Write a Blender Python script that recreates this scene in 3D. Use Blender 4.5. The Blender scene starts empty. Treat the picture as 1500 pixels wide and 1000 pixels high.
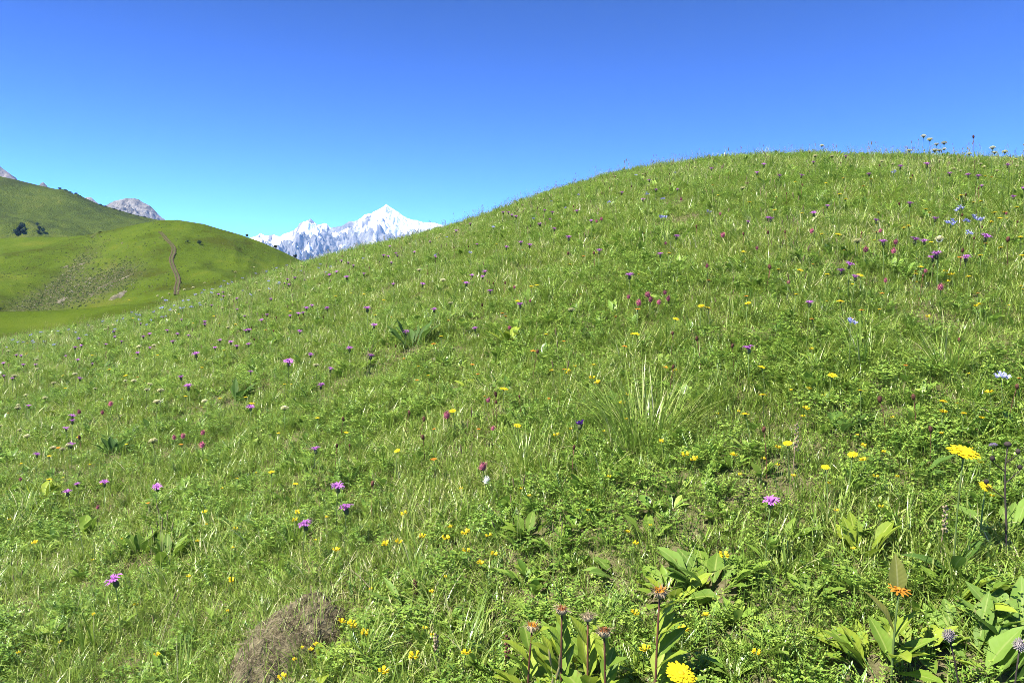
import bpy, math, random
import numpy as np

R = math.radians
# ------------------------------------------------------------------ camera, sky, sun, exposure
scene = bpy.context.scene
F_PX = 1500 * 28.0 / 36.0            # focal length in photo pixels (28 mm lens)
EYE = 1.5
PITCH = math.atan(70 / F_PX)         # looking slightly down
SUN_EL, SUN_AZ = R(54), R(-124)      # azimuth measured from +Y (view) towards +X (right)

cam_data = bpy.data.cameras.new('camera')
cam_data.lens = 28.0
cam_data.sensor_width = 36.0
cam_data.clip_start = 0.05
cam_data.clip_end = 80000
cam = bpy.data.objects.new('camera', cam_data)
scene.collection.objects.link(cam)
cam.location = (0, 0, EYE)
cam.rotation_euler = (R(90) - PITCH, 0, 0)
scene.camera = cam

world = bpy.data.worlds.new('World')
scene.world = world
world.use_nodes = True
wn = world.node_tree.nodes
sky = wn.new('ShaderNodeTexSky')
sky.sky_type = 'NISHITA'
sky.sun_disc = False
sky.sun_elevation = SUN_EL
sky.sun_rotation = -SUN_AZ          # this angle turns the other way round
sky.altitude = 8000
sky.air_density = 1.0
sky.dust_density = 0.1
sky.ozone_density = 4.0
wn['Background'].inputs['Strength'].default_value = 0.0575
sky_gamma = wn.new('ShaderNodeGamma')          # the camera's deep, saturated rendering of a high-mountain sky
sky_gamma.inputs['Gamma'].default_value = 1.8
world.node_tree.links.new(sky.outputs[0], sky_gamma.inputs['Color'])
world.node_tree.links.new(sky_gamma.outputs[0], wn['Background'].inputs['Color'])

sun_data = bpy.data.lights.new('sun', 'SUN')
sun_data.energy = 5.0
sun_data.angle = R(0.5)
sun_data.color = (1.0, 0.955, 0.88)
sun = bpy.data.objects.new('sun', sun_data)
scene.collection.objects.link(sun)
sun.rotation_euler = (R(90) - SUN_EL, 0, math.pi - SUN_AZ)

scene.view_settings.view_transform = 'Standard'
scene.view_settings.look = 'None'
scene.view_settings.gamma = 1.0
scene.view_settings.use_curve_mapping = False
scene.view_settings.exposure = 1.45
cy = scene.cycles
cy.max_bounces = 5
cy.diffuse_bounces = 2
cy.glossy_bounces = 2
cy.transmission_bounces = 4
cy.transparent_max_bounces = 4
cy.volume_bounces = 0
cy.use_denoising = True
cy.use_light_tree = False
cy.filter_width = 0.8
cy.denoising_prefilter = 'NONE'
cy.denoising_input_passes = 'RGB_ALBEDO_NORMAL'

random.seed(7)
rng = np.random.default_rng(11)
COL = scene.collection

# ------------------------------------------------------------------ helpers
def fade(t):
    return t * t * t * (t * (t * 6 - 15) + 10)

_perm = np.random.default_rng(3).permutation(512)
_grad = np.random.default_rng(4).uniform(0, 2 * math.pi, 512)

def noise2(x, y):
    x = np.asarray(x, float); y = np.asarray(y, float)
    xi = np.floor(x).astype(int); yi = np.floor(y).astype(int)
    xf = x - xi; yf = y - yi
    def g(ix, iy, dx, dy):
        a = _grad[_perm[(_perm[ix & 511] + iy) & 511]]
        return np.cos(a) * dx + np.sin(a) * dy
    u = fade(xf); v = fade(yf)
    a = g(xi, yi, xf, yf); b = g(xi + 1, yi, xf - 1, yf)
    c = g(xi, yi + 1, xf, yf - 1); d = g(xi + 1, yi + 1, xf - 1, yf - 1)
    return ((a + (b - a) * u) * (1 - v) + (c + (d - c) * u) * v) * 1.5

def fbm(x, y, octaves=4, gain=0.5):
    s = 0; a = 1.0
    for i in range(octaves):
        s = s + a * noise2(x * 2 ** i + 17.3 * i, y * 2 ** i - 9.1 * i); a *= gain
    return s

def ridged(x, y, octaves=5, gain=0.55):
    s = 0; a = 1.0
    for i in range(octaves):
        s = s + a * (1 - np.abs(noise2(x * 2 ** i + 5.7 * i, y * 2 ** i + 3.3 * i)) * 2); a *= gain
    return s / 2.0

def pix(px, py):
    """photo pixel -> (u, T): x and z travelled per metre of y"""
    X = (np.asarray(px, float) - 750) / F_PX
    Y = (500 - np.asarray(py, float)) / F_PX
    fy = math.cos(PITCH) + Y * math.sin(PITCH)
    return X / fy, (-math.sin(PITCH) + Y * math.cos(PITCH)) / fy

def smooth_table(xs, ys, lo, hi, n=801, sigma=0.03):
    g = np.linspace(lo, hi, n)
    v = np.interp(g, xs, ys)
    k = int(3 * sigma / (g[1] - g[0])) + 1
    w = np.exp(-0.5 * (np.arange(-k, k + 1) * (g[1] - g[0]) / sigma) ** 2); w /= w.sum()
    vp = np.concatenate([np.full(k, v[0]), v, np.full(k, v[-1])])
    return g, np.convolve(vp, w, 'valid')

# ------------------------------------------------------------------ the meadow hill as a height function
CREST = [(-300, 598), (-150, 551), (0, 503), (120, 482), (240, 457), (340, 424), (440, 392), (540, 366), (640, 343), (720, 317), (800, 289),
         (900, 258), (1000, 243), (1100, 234), (1200, 231), (1300, 234), (1400, 238), (1500, 239), (1650, 246), (1800, 261)]
_cu, _ct = pix([c[0] for c in CREST], [c[1] for c in CREST])
GU, GT = smooth_table(_cu, _ct, -1.0, 1.0)
_, GYC = smooth_table([-1, -0.64, -0.3, 0.0, 0.25, 0.6, 1.0], [15, 15.5, 15, 13.5, 11.5, 9.0, 8.5], -1.0, 1.0, sigma=0.08)
GS = GT + 2 * EYE / GYC
GK = EYE / GYC ** 2

def crest_row(px):
    return float(np.interp(px, [c[0] for c in CREST], [c[1] for c in CREST]))

# earth mound near the lower edge of the view
MOUND = (-0.655, 2.26)

def ground(x, y):
    x = np.asarray(x, float); y = np.asarray(y, float)
    th = np.arctan2(x, y); r = np.hypot(x, y)
    u = np.tan(np.clip(th, -0.78, 0.78))
    c = np.cos(np.clip(th, -0.78, 0.78))
    S = np.interp(u, GU, GS) * c
    K = np.interp(u, GU, GK) * c * c
    Sp = 0.33 * np.cos(th) + 0.25 * np.sin(th)
    w = np.clip((np.abs(th) - 0.70) / 0.5, 0, 1); w = w * w * (3 - 2 * w)
    S = S * (1 - w) + Sp * w
    K = K * (1 - w) + 0.010 * w
    z = S * r - K * r * r
    nr = np.clip(r / 1.5, 0, 1)
    z = z + nr * (0.035 * noise2(x * 0.9, y * 0.9) + 0.022 * noise2(x * 2.7 + 5, y * 2.7) + 0.010 * noise2(x * 7 + 1, y * 7 + 8))
    return np.maximum(z, -160.0)

def hit_ground(px, py, h=0.0):
    """the point where the line of sight through a photo pixel is h metres above the meadow"""
    u, t = pix(px, py)
    u = float(u); t = float(t)
    ys = np.concatenate([np.arange(0.8, 6, 0.02), np.arange(6, 40, 0.05)])
    d = EYE + t * ys - (ground(u * ys, ys) + h)
    k = np.nonzero(d <= 0)[0]
    if len(k) == 0:
        y = float(ys[np.argmin(d)])
    else:
        i = int(k[0])
        if i == 0:
            y = float(ys[0])
        else:
            y = float(ys[i - 1] + (ys[i] - ys[i - 1]) * d[i - 1] / (d[i - 1] - d[i]))
    return u * y, y, float(ground(u * y, y))

def link(o):
    COL.objects.link(o); return o

def tag(o, label=None, cat=None, group=None, kind=None):
    if label: o['label'] = label
    if cat: o['category'] = cat
    if group: o['group'] = group
    if kind: o['kind'] = kind
    return o

def grid_mesh(name, X, Y, Z, mats=(), attrs=None, wrap=False):
    nv, nu = X.shape
    co = np.stack([X, Y, Z], -1).reshape(-1, 3)
    i = np.arange(nv * nu).reshape(nv, nu)
    q = np.stack([i[:-1, :-1], i[:-1, 1:], i[1:, 1:], i[1:, :-1]], -1).reshape(-1, 4)
    if wrap:
        q2 = np.stack([i[:-1, -1], i[:-1, 0], i[1:, 0], i[1:, -1]], -1).reshape(-1, 4)
        q = np.concatenate([q, q2])
    me = bpy.data.meshes.new(name)
    me.vertices.add(len(co)); me.vertices.foreach_set('co', co.ravel())
    me.loops.add(q.size); me.loops.foreach_set('vertex_index', q.ravel().astype(np.int32))
    me.polygons.add(len(q)); me.polygons.foreach_set('loop_start', np.arange(0, q.size, 4, dtype=np.int32))
    me.update(calc_edges=True)
    me.polygons.foreach_set('use_smooth', np.ones(len(q), bool))
    for k, v in (attrs or {}).items():
        a = me.attributes.new(k, 'FLOAT', 'POINT'); a.data.foreach_set('value', np.asarray(v, np.float32).ravel())
    for m in mats: me.materials.append(m)
    return me

def obj(name, me, parent=None, loc=None):
    o = bpy.data.objects.new(name, me); COL.objects.link(o)
    if parent: o.parent = parent
    if loc is not None: o.location = loc
    return o

# ------------------------------------------------------------------ material helpers
class NT:
    def __init__(self, name):
        self.m = bpy.data.materials.new(name); self.m.use_nodes = True
        self.t = self.m.node_tree; self.n = self.t.nodes; self.l = self.t.links
        self.bsdf = self.n['Principled BSDF']; self.out = self.n['Material Output']
    def new(self, typ, **kw):
        n = self.n.new(typ)
        for k, v in kw.items():
            if k.startswith('i_'): n.inputs[k[2:].replace('_', ' ')].default_value = v
            else: setattr(n, k, v)
        return n
    def link(self, a, b): self.l.new(a, b)
    def ramp(self, src, stops, interp='LINEAR'):
        r = self.n.new('ShaderNodeValToRGB'); r.color_ramp.interpolation = interp
        e = r.color_ramp.elements
        while len(e) < len(stops): e.new(0.5)
        for el, (p, c) in zip(e, stops):
            el.position = p; el.color = (*c, 1) if len(c) == 3 else c
        if src is not None: self.l.new(src, r.inputs[0])
        return r
    def noise(self, scale, detail=4, rough=0.55, vec=None, dist=0.0):
        n = self.n.new('ShaderNodeTexNoise'); n.inputs['Scale'].default_value = scale
        n.inputs['Detail'].default_value = detail; n.inputs['Roughness'].default_value = rough
        n.inputs['Distortion'].default_value = dist
        if vec is not None: self.l.new(vec, n.inputs['Vector'])
        return n
    def mix(self, fac, a, b, blend='MIX'):
        n = self.n.new('ShaderNodeMix'); n.data_type = 'RGBA'; n.blend_type = blend
        for s, v in ((0, fac), (6, a), (7, b)):
            if hasattr(v, 'is_output'): self.l.new(v, n.inputs[s])
            else: n.inputs[s].default_value = (*v, 1) if isinstance(v, tuple) and len(v) == 3 else v
        return n.outputs[2]
    def math(self, op, a, b=None, c=None, clamp=False):
        n = self.n.new('ShaderNodeMath'); n.operation = op; n.use_clamp = clamp
        for i, v in enumerate((a, b, c)):
            if v is None: continue
            if hasattr(v, 'is_output'): self.l.new(v, n.inputs[i])
            else: n.inputs[i].default_value = v
        return n.outputs[0]
    def attr(self, name, kind='GEOMETRY'):
        n = self.n.new('ShaderNodeAttribute'); n.attribute_name = name; n.attribute_type = kind
        return n
    def pos(self): return self.n.new('ShaderNodeNewGeometry').outputs['Position']
    def bump(self, h, strength=0.4, distance=0.02):
        b = self.n.new('ShaderNodeBump'); b.inputs['Strength'].default_value = strength
        b.inputs['Distance'].default_value = distance
        self.l.new(h, b.inputs['Height']); self.l.new(b.outputs[0], self.bsdf.inputs['Normal'])
    def color(self, c): self.l.new(c, self.bsdf.inputs['Base Color'])
    def set(self, rough=0.6, spec=0.3, color=None):
        self.bsdf.inputs['Roughness'].default_value = rough
        self.bsdf.inputs['Specular IOR Level'].default_value = spec
        if color is not None: self.bsdf.inputs['Base Color'].default_value = (*color, 1)
    def translucent(self, col, amount=0.35):
        """leaf tissue: some of the light passes through"""
        t = self.n.new('ShaderNodeBsdfTranslucent')
        if hasattr(col, 'is_output'): self.l.new(col, t.inputs['Color'])
        else: t.inputs['Color'].default_value = (*col, 1)
        mx = self.n.new('ShaderNodeMixShader'); mx.inputs[0].default_value = amount
        self.l.new(self.bsdf.outputs[0], mx.inputs[1]); self.l.new(t.outputs[0], mx.inputs[2])
        self.l.new(mx.outputs[0], self.out.inputs['Surface'])

def simple_mat(name, color, rough=0.6, spec=0.25, trans=0.0, vary=0.12, scale=60.0):
    """petals, stems, seeds: a base colour with small natural variation from flower to flower and within"""
    t = NT(name); t.set(rough, spec)
    oi = t.new('ShaderNodeObjectInfo')
    tc = t.new('ShaderNodeTexCoord')
    n = t.noise(scale, 3, 0.6, tc.outputs['Object'])
    v = t.math('ADD', t.math('MULTIPLY', oi.outputs['Random'], 0.5), t.math('MULTIPLY', n.outputs[0], 0.5))
    lo = tuple(max(0, c * (1 - 2.2 * vary)) for c in color); hi = tuple(min(1, c * (1 + 1.6 * vary)) for c in color)
    c = t.ramp(v, [(0.2, lo), (0.8, hi)]).outputs[0]
    t.color(c)
    if trans: t.translucent(c, trans)
    return t.m
# ------------------------------------------------------------------ the setting: meadow ground, hills, mountains
def mat_soil():
    t = NT('meadow_soil'); t.set(0.9, 0.1)
    p = t.pos()
    n1 = t.noise(3.0, 5, 0.6, p); n2 = t.noise(60.0, 4, 0.7, p)
    a = t.ramp(n1.outputs[0], [(0.35, (0.085, 0.078, 0.034)), (0.65, (0.095, 0.110, 0.034))]).outputs[0]
    c = t.mix(t.ramp(n2.outputs[0], [(0.42, (0, 0, 0)), (0.62, (1, 1, 1))]).outputs[0], a, (0.16, 0.135, 0.075))
    t.color(c); t.bump(n2.outputs[0], 0.8, 0.02)
    return t.m

def mat_hill(name, stops, scale, streak=(1, 1, 1), fine=0.35, brown=None):
    t = NT(name); t.set(0.95, 0.05)
    mp = t.new('ShaderNodeMapping'); t.link(t.pos(), mp.inputs['Vector']); mp.inputs['Scale'].default_value = streak
    n1 = t.noise(scale, 6, 0.6, mp.outputs[0], 0.4)
    n2 = t.noise(fine, 4, 0.7, t.pos())
    n4 = t.noise(fine * 5, 3, 0.7, t.pos())
    v = t.math('ADD', t.math('ADD', t.math('MULTIPLY', n1.outputs[0], 0.58), t.math('MULTIPLY', n2.outputs[0], 0.26)), t.math('MULTIPLY', n4.outputs[0], 0.16))
    c = t.ramp(v, stops).outputs[0]
    if brown:
        a = t.attr('bare')
        n3 = t.noise(0.22, 6, 0.75, t.pos()); n5 = t.noise(0.45, 5, 0.8, t.pos())
        c = t.mix(t.math('MULTIPLY', a.outputs['Fac'], t.ramp(n3.outputs[0], [(0.40, (0, 0, 0)), (0.52, (0.8, 0.8, 0.8))]).outputs[0]), c, (0.062, 0.060, 0.026))
        f = t.math('MULTIPLY', a.outputs['Fac'], t.ramp(n5.outputs[0], [(0.52, (0, 0, 0)), (0.62, (1, 1, 1))]).outputs[0])
        c = t.mix(f, c, brown)
    t.color(c); t.bump(t.math('ADD', n2.outputs[0], t.math('MULTIPLY', n4.outputs[0], 0.6)), 0.7, 0.6 / fine)
    return t.m

# --- the meadow hillside underfoot
def build_meadow():
    th = np.concatenate([np.linspace(-180, -52, 50)[:-1], np.linspace(-52, 52, 420), np.linspace(52, 180, 50)[1:-1]])
    r = np.concatenate([[0.02, 0.3, 0.6], np.geomspace(0.9, 24, 230), np.geomspace(25, 170, 30)])
    TH, RR = np.meshgrid(np.radians(th), r)
    X = RR * np.sin(TH); Y = RR * np.cos(TH)
    me = grid_mesh('meadow_ground', X, Y, ground(X, Y), [mat_soil()], wrap=True)
    o = obj('meadow_ground', me); tag(o, kind='structure', label='grassy meadow hillside rising to a rounded crest')
    return o
build_meadow()

# --- far ground sheet down in the valley, out to the horizon
def build_valley():
    rr = np.geomspace(60, 22500, 46); th = np.radians(np.arange(0, 360, 4))
    TH, RR = np.meshgrid(th, rr)
    X = RR * np.sin(TH); Y = RR * np.cos(TH)
    Z = -170 + 12 * fbm(X / 900, Y / 900, 3)
    m = mat_hill('valley_green', [(0.3, (0.05, 0.09, 0.025)), (0.7, (0.09, 0.14, 0.035))], 0.004, fine=0.05)
    o = obj('valley_floor', grid_mesh('valley_floor', X, Y, Z, [m], wrap=True)); tag(o, kind='structure')
build_valley()

class Hill:
    """a hillside given by its skyline: columns are directions, rows climb from the foot to the skyline, then fall away behind"""
    def __init__(self, skyline, foot_row, d_foot, d_ridge, pxs, relief, nv=90, power=1.3, sig=0.004, back=0.5):
        self.pxs = pxs
        u, _ = pix(pxs, np.full(len(pxs), 400.0))
        sr = np.interp(pxs, [s[0] for s in skyline], [s[1] for s in skyline])
        if sig > 0:
            g, sr2 = smooth_table(pxs, sr, pxs[0], pxs[-1], n=len(pxs) * 2, sigma=sig)
            sr = np.interp(pxs, g, sr2)
        _, tr = pix(pxs, sr)
        _, tf = pix(pxs, np.full(len(pxs), float(foot_row)) if np.isscalar(foot_row) else foot_row)
        v = np.linspace(0, 1, nv)[:, None]
        df = d_foot if np.isscalar(d_foot) else d_foot[None, :]
        dr = d_ridge if np.isscalar(d_ridge) else d_ridge[None, :]
        D = df + (dr - df) * v ** power
        _, fine_t = pix(pxs, np.interp(pxs, [s[0] for s in skyline], [s[1] for s in skyline]))
        T = tf[None, :] + (tr - tf)[None, :] * v + (fine_t - tr)[None, :] * v ** 30
        X = u[None, :] * D; Y = D * np.ones_like(X); Z = EYE + T * D
        env = np.clip(4 * v * (1 - v), 0, 1) ** 0.7 + 0.06
        Z = Z + relief(X, Y, v) * env
        # behind the skyline the ground drops away; before the foot it drops to the valley
        W = (dr - df) * back
        Xb, Yb, Zb = [], [], []
        for k in range(1, 9):
            f = k / 8
            d = D[-1] + W * f
            Xb.append(u * d); Yb.append(d + 0 * u); Zb.append(Z[-1] - (Z[-1] + 180) * f ** 1.6)
        Xf, Yf, Zf = [], [], []
        for k in (3, 2, 1):
            f = k / 3
            d = D[0] * (1 - 0.12 * f)
            Xf.append(u * d); Yf.append(d + 0 * u); Zf.append(Z[0] - (Z[0] + 180) * f)
        self.nf = 3
        self.X = np.concatenate([np.array(Xf), X, np.array(Xb)]); self.Y = np.concatenate([np.array(Yf), Y, np.array(Yb)])
        self.Z = np.concatenate([np.array(Zf), Z, np.array(Zb)])
    def at(self, px, py):
        """a point on the hillside seen at a photo pixel, and the local up-slope direction"""
        u, t = pix(px, py)
        j = np.interp(px, self.pxs, np.arange(len(self.pxs)))
        j0 = int(min(max(math.floor(j), 0), len(self.pxs) - 2)); fj = j - j0
        X = self.X[:, j0] * (1 - fj) + self.X[:, j0 + 1] * fj
        Y = self.Y[:, j0] * (1 - fj) + self.Y[:, j0 + 1] * fj
        Z = self.Z[:, j0] * (1 - fj) + self.Z[:, j0 + 1] * fj
        tt = (Z - EYE) / Y
        k = np.nonzero(tt[self.nf:] >= float(t))[0]
        i = (int(k[0]) + self.nf) if len(k) else int(np.argmax(tt))
        i = max(i, self.nf + 1)
        f = np.clip((float(t) - tt[i - 1]) / (tt[i] - tt[i - 1] + 1e-12), 0, 1)
        return np.array([X[i - 1] + (X[i] - X[i - 1]) * f, Y[i - 1] + (Y[i] - Y[i - 1]) * f, Z[i - 1] + (Z[i] - Z[i - 1]) * f])

# --- bright green hill with the rutted track
px_h = np.linspace(-260, 560, 420)
near_sky = [(-260, 372), (-60, 354), (0, 349), (60, 347), (100, 347), (135, 343), (180, 333), (215, 326), (240, 323), (262, 322), (300, 328),
            (330, 337), (355, 344), (380, 353), (405, 364), (430, 376), (470, 396), (560, 440)]
def near_relief(X, Y, v):
    g = fbm(X / 130 + 3, Y / 130, 4, 0.5)
    fold = ridged(X / 120 + 0.8 * noise2(Y / 160, X / 160) + 2.2, Y / 260, 3, 0.5)
    # the smooth pasture on the left ends at a slanting edge; beyond it the ground falls into a broken gully side
    px_ = 750 + F_PX * X / Y; row = 545 + (np.interp(px_, [q[0] for q in near_sky], [q[1] for q in near_sky]) - 545) * v
    d_edge = row - (452 - 0.74 * np.clip(px_, -60, 150))
    edge = -2.6 * np.tanh(d_edge / 18.0) * np.clip((165 - px_) / 40, 0, 1)
    diag = edge / 5.0 + noise2(X / 70 - v * 5.0, v * 2.0 + X / 300)
    return 6.0 * g + 8.0 * (fold - 0.7) + 5.0 * diag + 1.8 * noise2(X / 24, Y / 34) + 0.8 * noise2(X / 9, Y / 12) + 1.5 * noise2(v * 26 + X / 60, X / 80)
hill = Hill(near_sky, 545, 330.0, 760.0, px_h, near_relief, nv=120, power=1.25, sig=6.0)
m_hill = mat_hill('bright_hill_grass', [(0.41, (0.047, 0.060, 0.005)), (0.47, (0.058, 0.090, 0.006)), (0.53, (0.069, 0.105, 0.007)), (0.61, (0.095, 0.115, 0.012))],
                  0.016, (1, 1, 2.0), 0.30, brown=(0.14, 0.125, 0.085))
# gully sides where the turf has broken up
_t = (hill.Z - EYE) / hill.Y
PYh = 500 - F_PX * (_t * math.cos(PITCH) + math.sin(PITCH)) / (math.cos(PITCH) - _t * math.sin(PITCH))
PXh = np.broadcast_to(px_h[None, :], PYh.shape)
def blob(cx, cy, rx, ry, ang):
    c, s = math.cos(ang), math.sin(ang)
    dx, dy = PXh - cx, PYh - cy
    a = (dx * c + dy * s) / rx; b = (-dx * s + dy * c) / ry
    return np.exp(-(a * a + b * b))
bare = 1.0 * blob(70, 438, 75, 17, -0.35) + 0.9 * blob(108, 396, 48, 11, -0.72) + 0.75 * blob(165, 408, 45, 18, -0.5) + 0.8 * blob(130, 425, 40, 12, -0.4)
me = grid_mesh('grassy_hill', hill.X, hill.Y, hill.Z, [m_hill], {'bare': np.clip(bare, 0, 1)})
tag(obj('grassy_hill', me), kind='structure', label='bright green grassy hill with a rutted earth track')

# --- spur of pasture in front of it
spur_sky = [(-260, 440), (0, 456), (60, 455), (120, 452), (180, 446), (240, 444), (320, 450), (420, 480)]
px_s = np.linspace(-260, 420, 160)
spur = Hill(spur_sky, 560, 150.0, 240.0, px_s, lambda X, Y, v: 1.5 * fbm(X / 40, Y / 40, 3), nv=40, power=1.1, sig=6.0)
m_spur = mat_hill('pasture_grass', [(0.42, (0.047, 0.069, 0.005)), (0.50, (0.060, 0.095, 0.006)), (0.59, (0.081, 0.113, 0.010))], 0.03, (1, 1, 2), 0.8)
tag(obj('pasture_spur', grid_mesh('pasture_spur', spur.X, spur.Y, spur.Z, [m_spur])), kind='structure')

# --- long olive slope behind
px_f = np.linspace(-420, 420, 420)
far_sky = [(-420, 150), (-150, 219), (-60, 243), (0, 258), (30, 264), (60, 271), (88, 277), (92, 276), (104, 279), (112, 284), (116, 283), (126, 289), (145, 298),
           (165, 304), (200, 314), (225, 320), (245, 324), (275, 336), (320, 352), (420, 400)]
def far_relief(X, Y, v):
    # ribs that run down to the right, parallel to the skyline
    w = v + 0.05 * noise2(X / 240, Y / 500)
    rib = noise2(w * 6.0 + X / 900, X / 700 + 3) + 0.6 * noise2(w * 15.0 + X / 500, X / 420) + 0.3 * noise2(w * 34.0, X / 200)
    return 30 * rib + 16 * fbm(X / 260, Y / 260 + 4, 4) + 3 * noise2(X / 30, Y / 40)
far = Hill(far_sky, 470, 1000.0, 2100.0, px_f, far_relief, nv=130, power=1.2, sig=14.0)
m_far = mat_hill('olive_slope_grass', [(0.41, (0.040, 0.052, 0.007)), (0.47, (0.054, 0.075, 0.008)), (0.53, (0.069, 0.094, 0.010)), (0.61, (0.096, 0.107, 0.017))],
                 0.006, (1, 1, 2.2), 0.05)
tag(obj('olive_slope', grid_mesh('olive_slope', far.X, far.Y, far.Z, [m_far])), kind='structure', label='long olive green mountain slope behind the bright hill')

# --- rock and snow mountains far away
def mat_rock(name, base, dark, scale, snow=None):
    t = NT(name); t.set(0.9, 0.1)
    p = t.pos()
    mp = t.new('ShaderNodeMapping'); t.link(p, mp.inputs['Vector']); mp.inputs['Scale'].default_value = (1, 1, 0.8)
    n1 = t.noise(scale, 8, 0.68, mp.outputs[0], 0.6)
    c = t.ramp(n1.outputs[0], [(0.34, dark), (0.62, base)]).outputs[0]
    if snow:
        a = t.attr('snow')
        n2 = t.noise(scale * 0.9, 6, 0.65, mp.outputs[0], 0.8)
        s = t.math('ADD', a.outputs['Fac'], t.math('MULTIPLY', t.math('SUBTRACT', n2.outputs[0], 0.5), 0.9))
        f = t.ramp(s, [(0.46, (0, 0, 0)), (0.52, (1, 1, 1))]).outputs[0]
        c = t.mix(f, c, snow)
    t.color(c)
    t.bump(n1.outputs[0], 0.9, 0.35 / scale)
    return t.m

def mountain(name, skyline, foot_row, dist, depth, pxs, amp, scale, mat, label, nv=150, snow_fn=None, seed=0.0, jag=1.2):
    u, _ = pix(pxs, np.full(len(pxs), 400.0))
    sr = np.interp(pxs, [s[0] for s in skyline], [s[1] for s in skyline])
    sr = sr + jag * fbm(pxs / 9.0 + seed, pxs * 0 + seed, 3, 0.6)
    _, tr = pix(pxs, sr); _, tf = pix(pxs, np.full(len(pxs), float(foot_row)))
    v = np.concatenate([np.linspace(0, 1, nv), np.linspace(1, 0.2, nv // 4)[1:]])[:, None]
    side = np.concatenate([np.linspace(-1, 0, nv), np.linspace(0, 0.9, nv // 4)[1:]])[:, None]
    D = dist + depth * side
    zr = EYE + tr * dist; zf = EYE + tf * (dist - depth)
    X = u[None, :] * dist + 0 * D; Y = D + 0 * X
    prof = v ** 1.15
    Z = zf[None, :] + (zr - zf)[None, :] * prof
    skew = 1.3 * np.sin(X / (scale * 1.7) + seed)
    xw = X / scale + skew * (Y - dist) / scale + 0.35 * noise2(Y / scale + seed, X / scale)
    rel = 0.62 * ridged(xw * 0.55 + seed, (Y - dist) / (scale * 1.9) + seed, 3, 0.5) + 0.45 * ridged(xw * 1.15 - seed, (Y - dist) / (scale * 0.9), 5, 0.6) - 0.72
    env = (1 - v) ** 0.5 * (0.25 + v)
    Z = Z + amp * rel * env * (1 + 0.0 * X) + 0.12 * amp * fbm(X / scale * 6, Y / scale * 6, 4, 0.6) * np.clip(env * 2, 0, 1)
    at = {}
    if snow_fn is not None:
        gy, gx = np.gradient(Z)
        dx = np.gradient(X, axis=1); dy = np.gradient(Y, axis=0)
        steep = np.hypot(gx / dx, gy / np.where(np.abs(dy) < 1e-6, 1e-6, dy))
        hgt = (Z - zf[None, :].min()) / (zr.max() - zf.min())
        at['snow'] = snow_fn(hgt, steep, rel, np.broadcast_to(pxs[None, :], Z.shape), v + 0 * Z)
    o = obj(name, grid_mesh(name, X, Y, Z, [mat], at))
    tag(o, kind='structure', label=label)
    return o

m_rock = mat_rock('grey_rock', (0.27, 0.255, 0.245), (0.09, 0.09, 0.095), 0.012)
m_snowrock = mat_rock('snowy_rock', (0.30, 0.30, 0.315), (0.13, 0.135, 0.15), 0.0035, (0.70, 0.72, 0.76))
m_snowrock2 = mat_rock('snowy_rock_front', (0.27, 0.27, 0.29), (0.12, 0.13, 0.15), 0.0040, (0.86, 0.88, 0.92))
mountain('rocky_mountain', [(110, 345), (140, 316), (155, 303), (165, 297), (176, 293), (188, 290), (198, 291), (206, 292), (214, 297), (222, 301), (228, 307), (234, 314), (245, 323), (262, 340), (300, 372)],
         352, 5200, 700, np.linspace(110, 300, 260), 150, 210, m_rock, 'grey rocky mountain top between the olive slope and the bright hill', nv=110, seed=2.3, jag=0.7)
mountain('rocky_mountain', [(-160, 180), (-60, 205), (-20, 226), (0, 239), (6, 243), (10, 247), (18, 253), (24, 259), (40, 272), (70, 300)],
         330, 4600, 800, np.linspace(-160, 70, 240), 160, 230, mat_rock('pale_rock', (0.32, 0.28, 0.26), (0.14, 0.125, 0.12), 0.012), 'pale rocky crag showing over the olive slope at the edge of view', nv=90, seed=7.7, jag=0.7)
mountain('rocky_mountain', [(50, 290), (60, 274), (64, 269), (68, 267), (73, 272), (80, 285), (110, 292), (126, 291), (131, 289), (137, 289), (142, 294), (160, 310)],
         330, 3600, 300, np.linspace(50, 160, 140), 40, 90, m_rock, 'small rock tips peeping over the olive slope', nv=50, seed=4.1, jag=0.6)
def snow_back(h, steep, rel, px, v):
    base = 0.02 + 0.46 * np.clip((v - 0.35) / 0.6, 0, 1)
    peak = np.exp(-((px - 572) / 30) ** 2) * 0.45 * np.clip((v - 0.45) * 3, 0, 1)
    couloir = 0.55 * noise2(px / 16 + v * 3.5, v * 5.0 + 2) + 0.25 * noise2(px / 6 - v * 5, v * 12)
    return np.clip(base + peak + couloir - 0.75 * np.clip(rel + 0.1, -0.5, 0.6), -1, 2)
def snow_front(h, steep, rel, px, v):
    base = 0.06 + 0.34 * np.clip((v - 0.45) / 0.5, 0, 1) - 0.25 * np.clip((px - 462) / 40, 0, 1)
    couloir = 0.6 * noise2(px / 14 - v * 3.0 + 3, v * 5.0 + 7) + 0.25 * noise2(px / 5 + v * 4, v * 12)
    return np.clip(base + couloir - 0.75 * np.clip(rel + 0.05, -0.5, 0.6), -1, 2)
mountain('snowy_mountain', [(330, 380), (400, 352), (440, 345), (463, 331), (475, 327), (480, 328), (486, 334), (500, 332), (508, 327), (515, 324), (522, 325), (530, 319), (536, 314),
          (546, 312), (557, 306), (563, 302), (567, 299), (571, 302), (580, 308), (590, 315), (597, 320), (612, 323), (622, 326), (635, 326), (650, 330), (700, 336), (760, 350)],
         405, 16500, 3400, np.linspace(330, 760, 520), 900, 900, m_snowrock, 'high snow-covered mountain with a pointed white summit', nv=220, snow_fn=snow_back, seed=1.2, jag=0.6)
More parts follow.
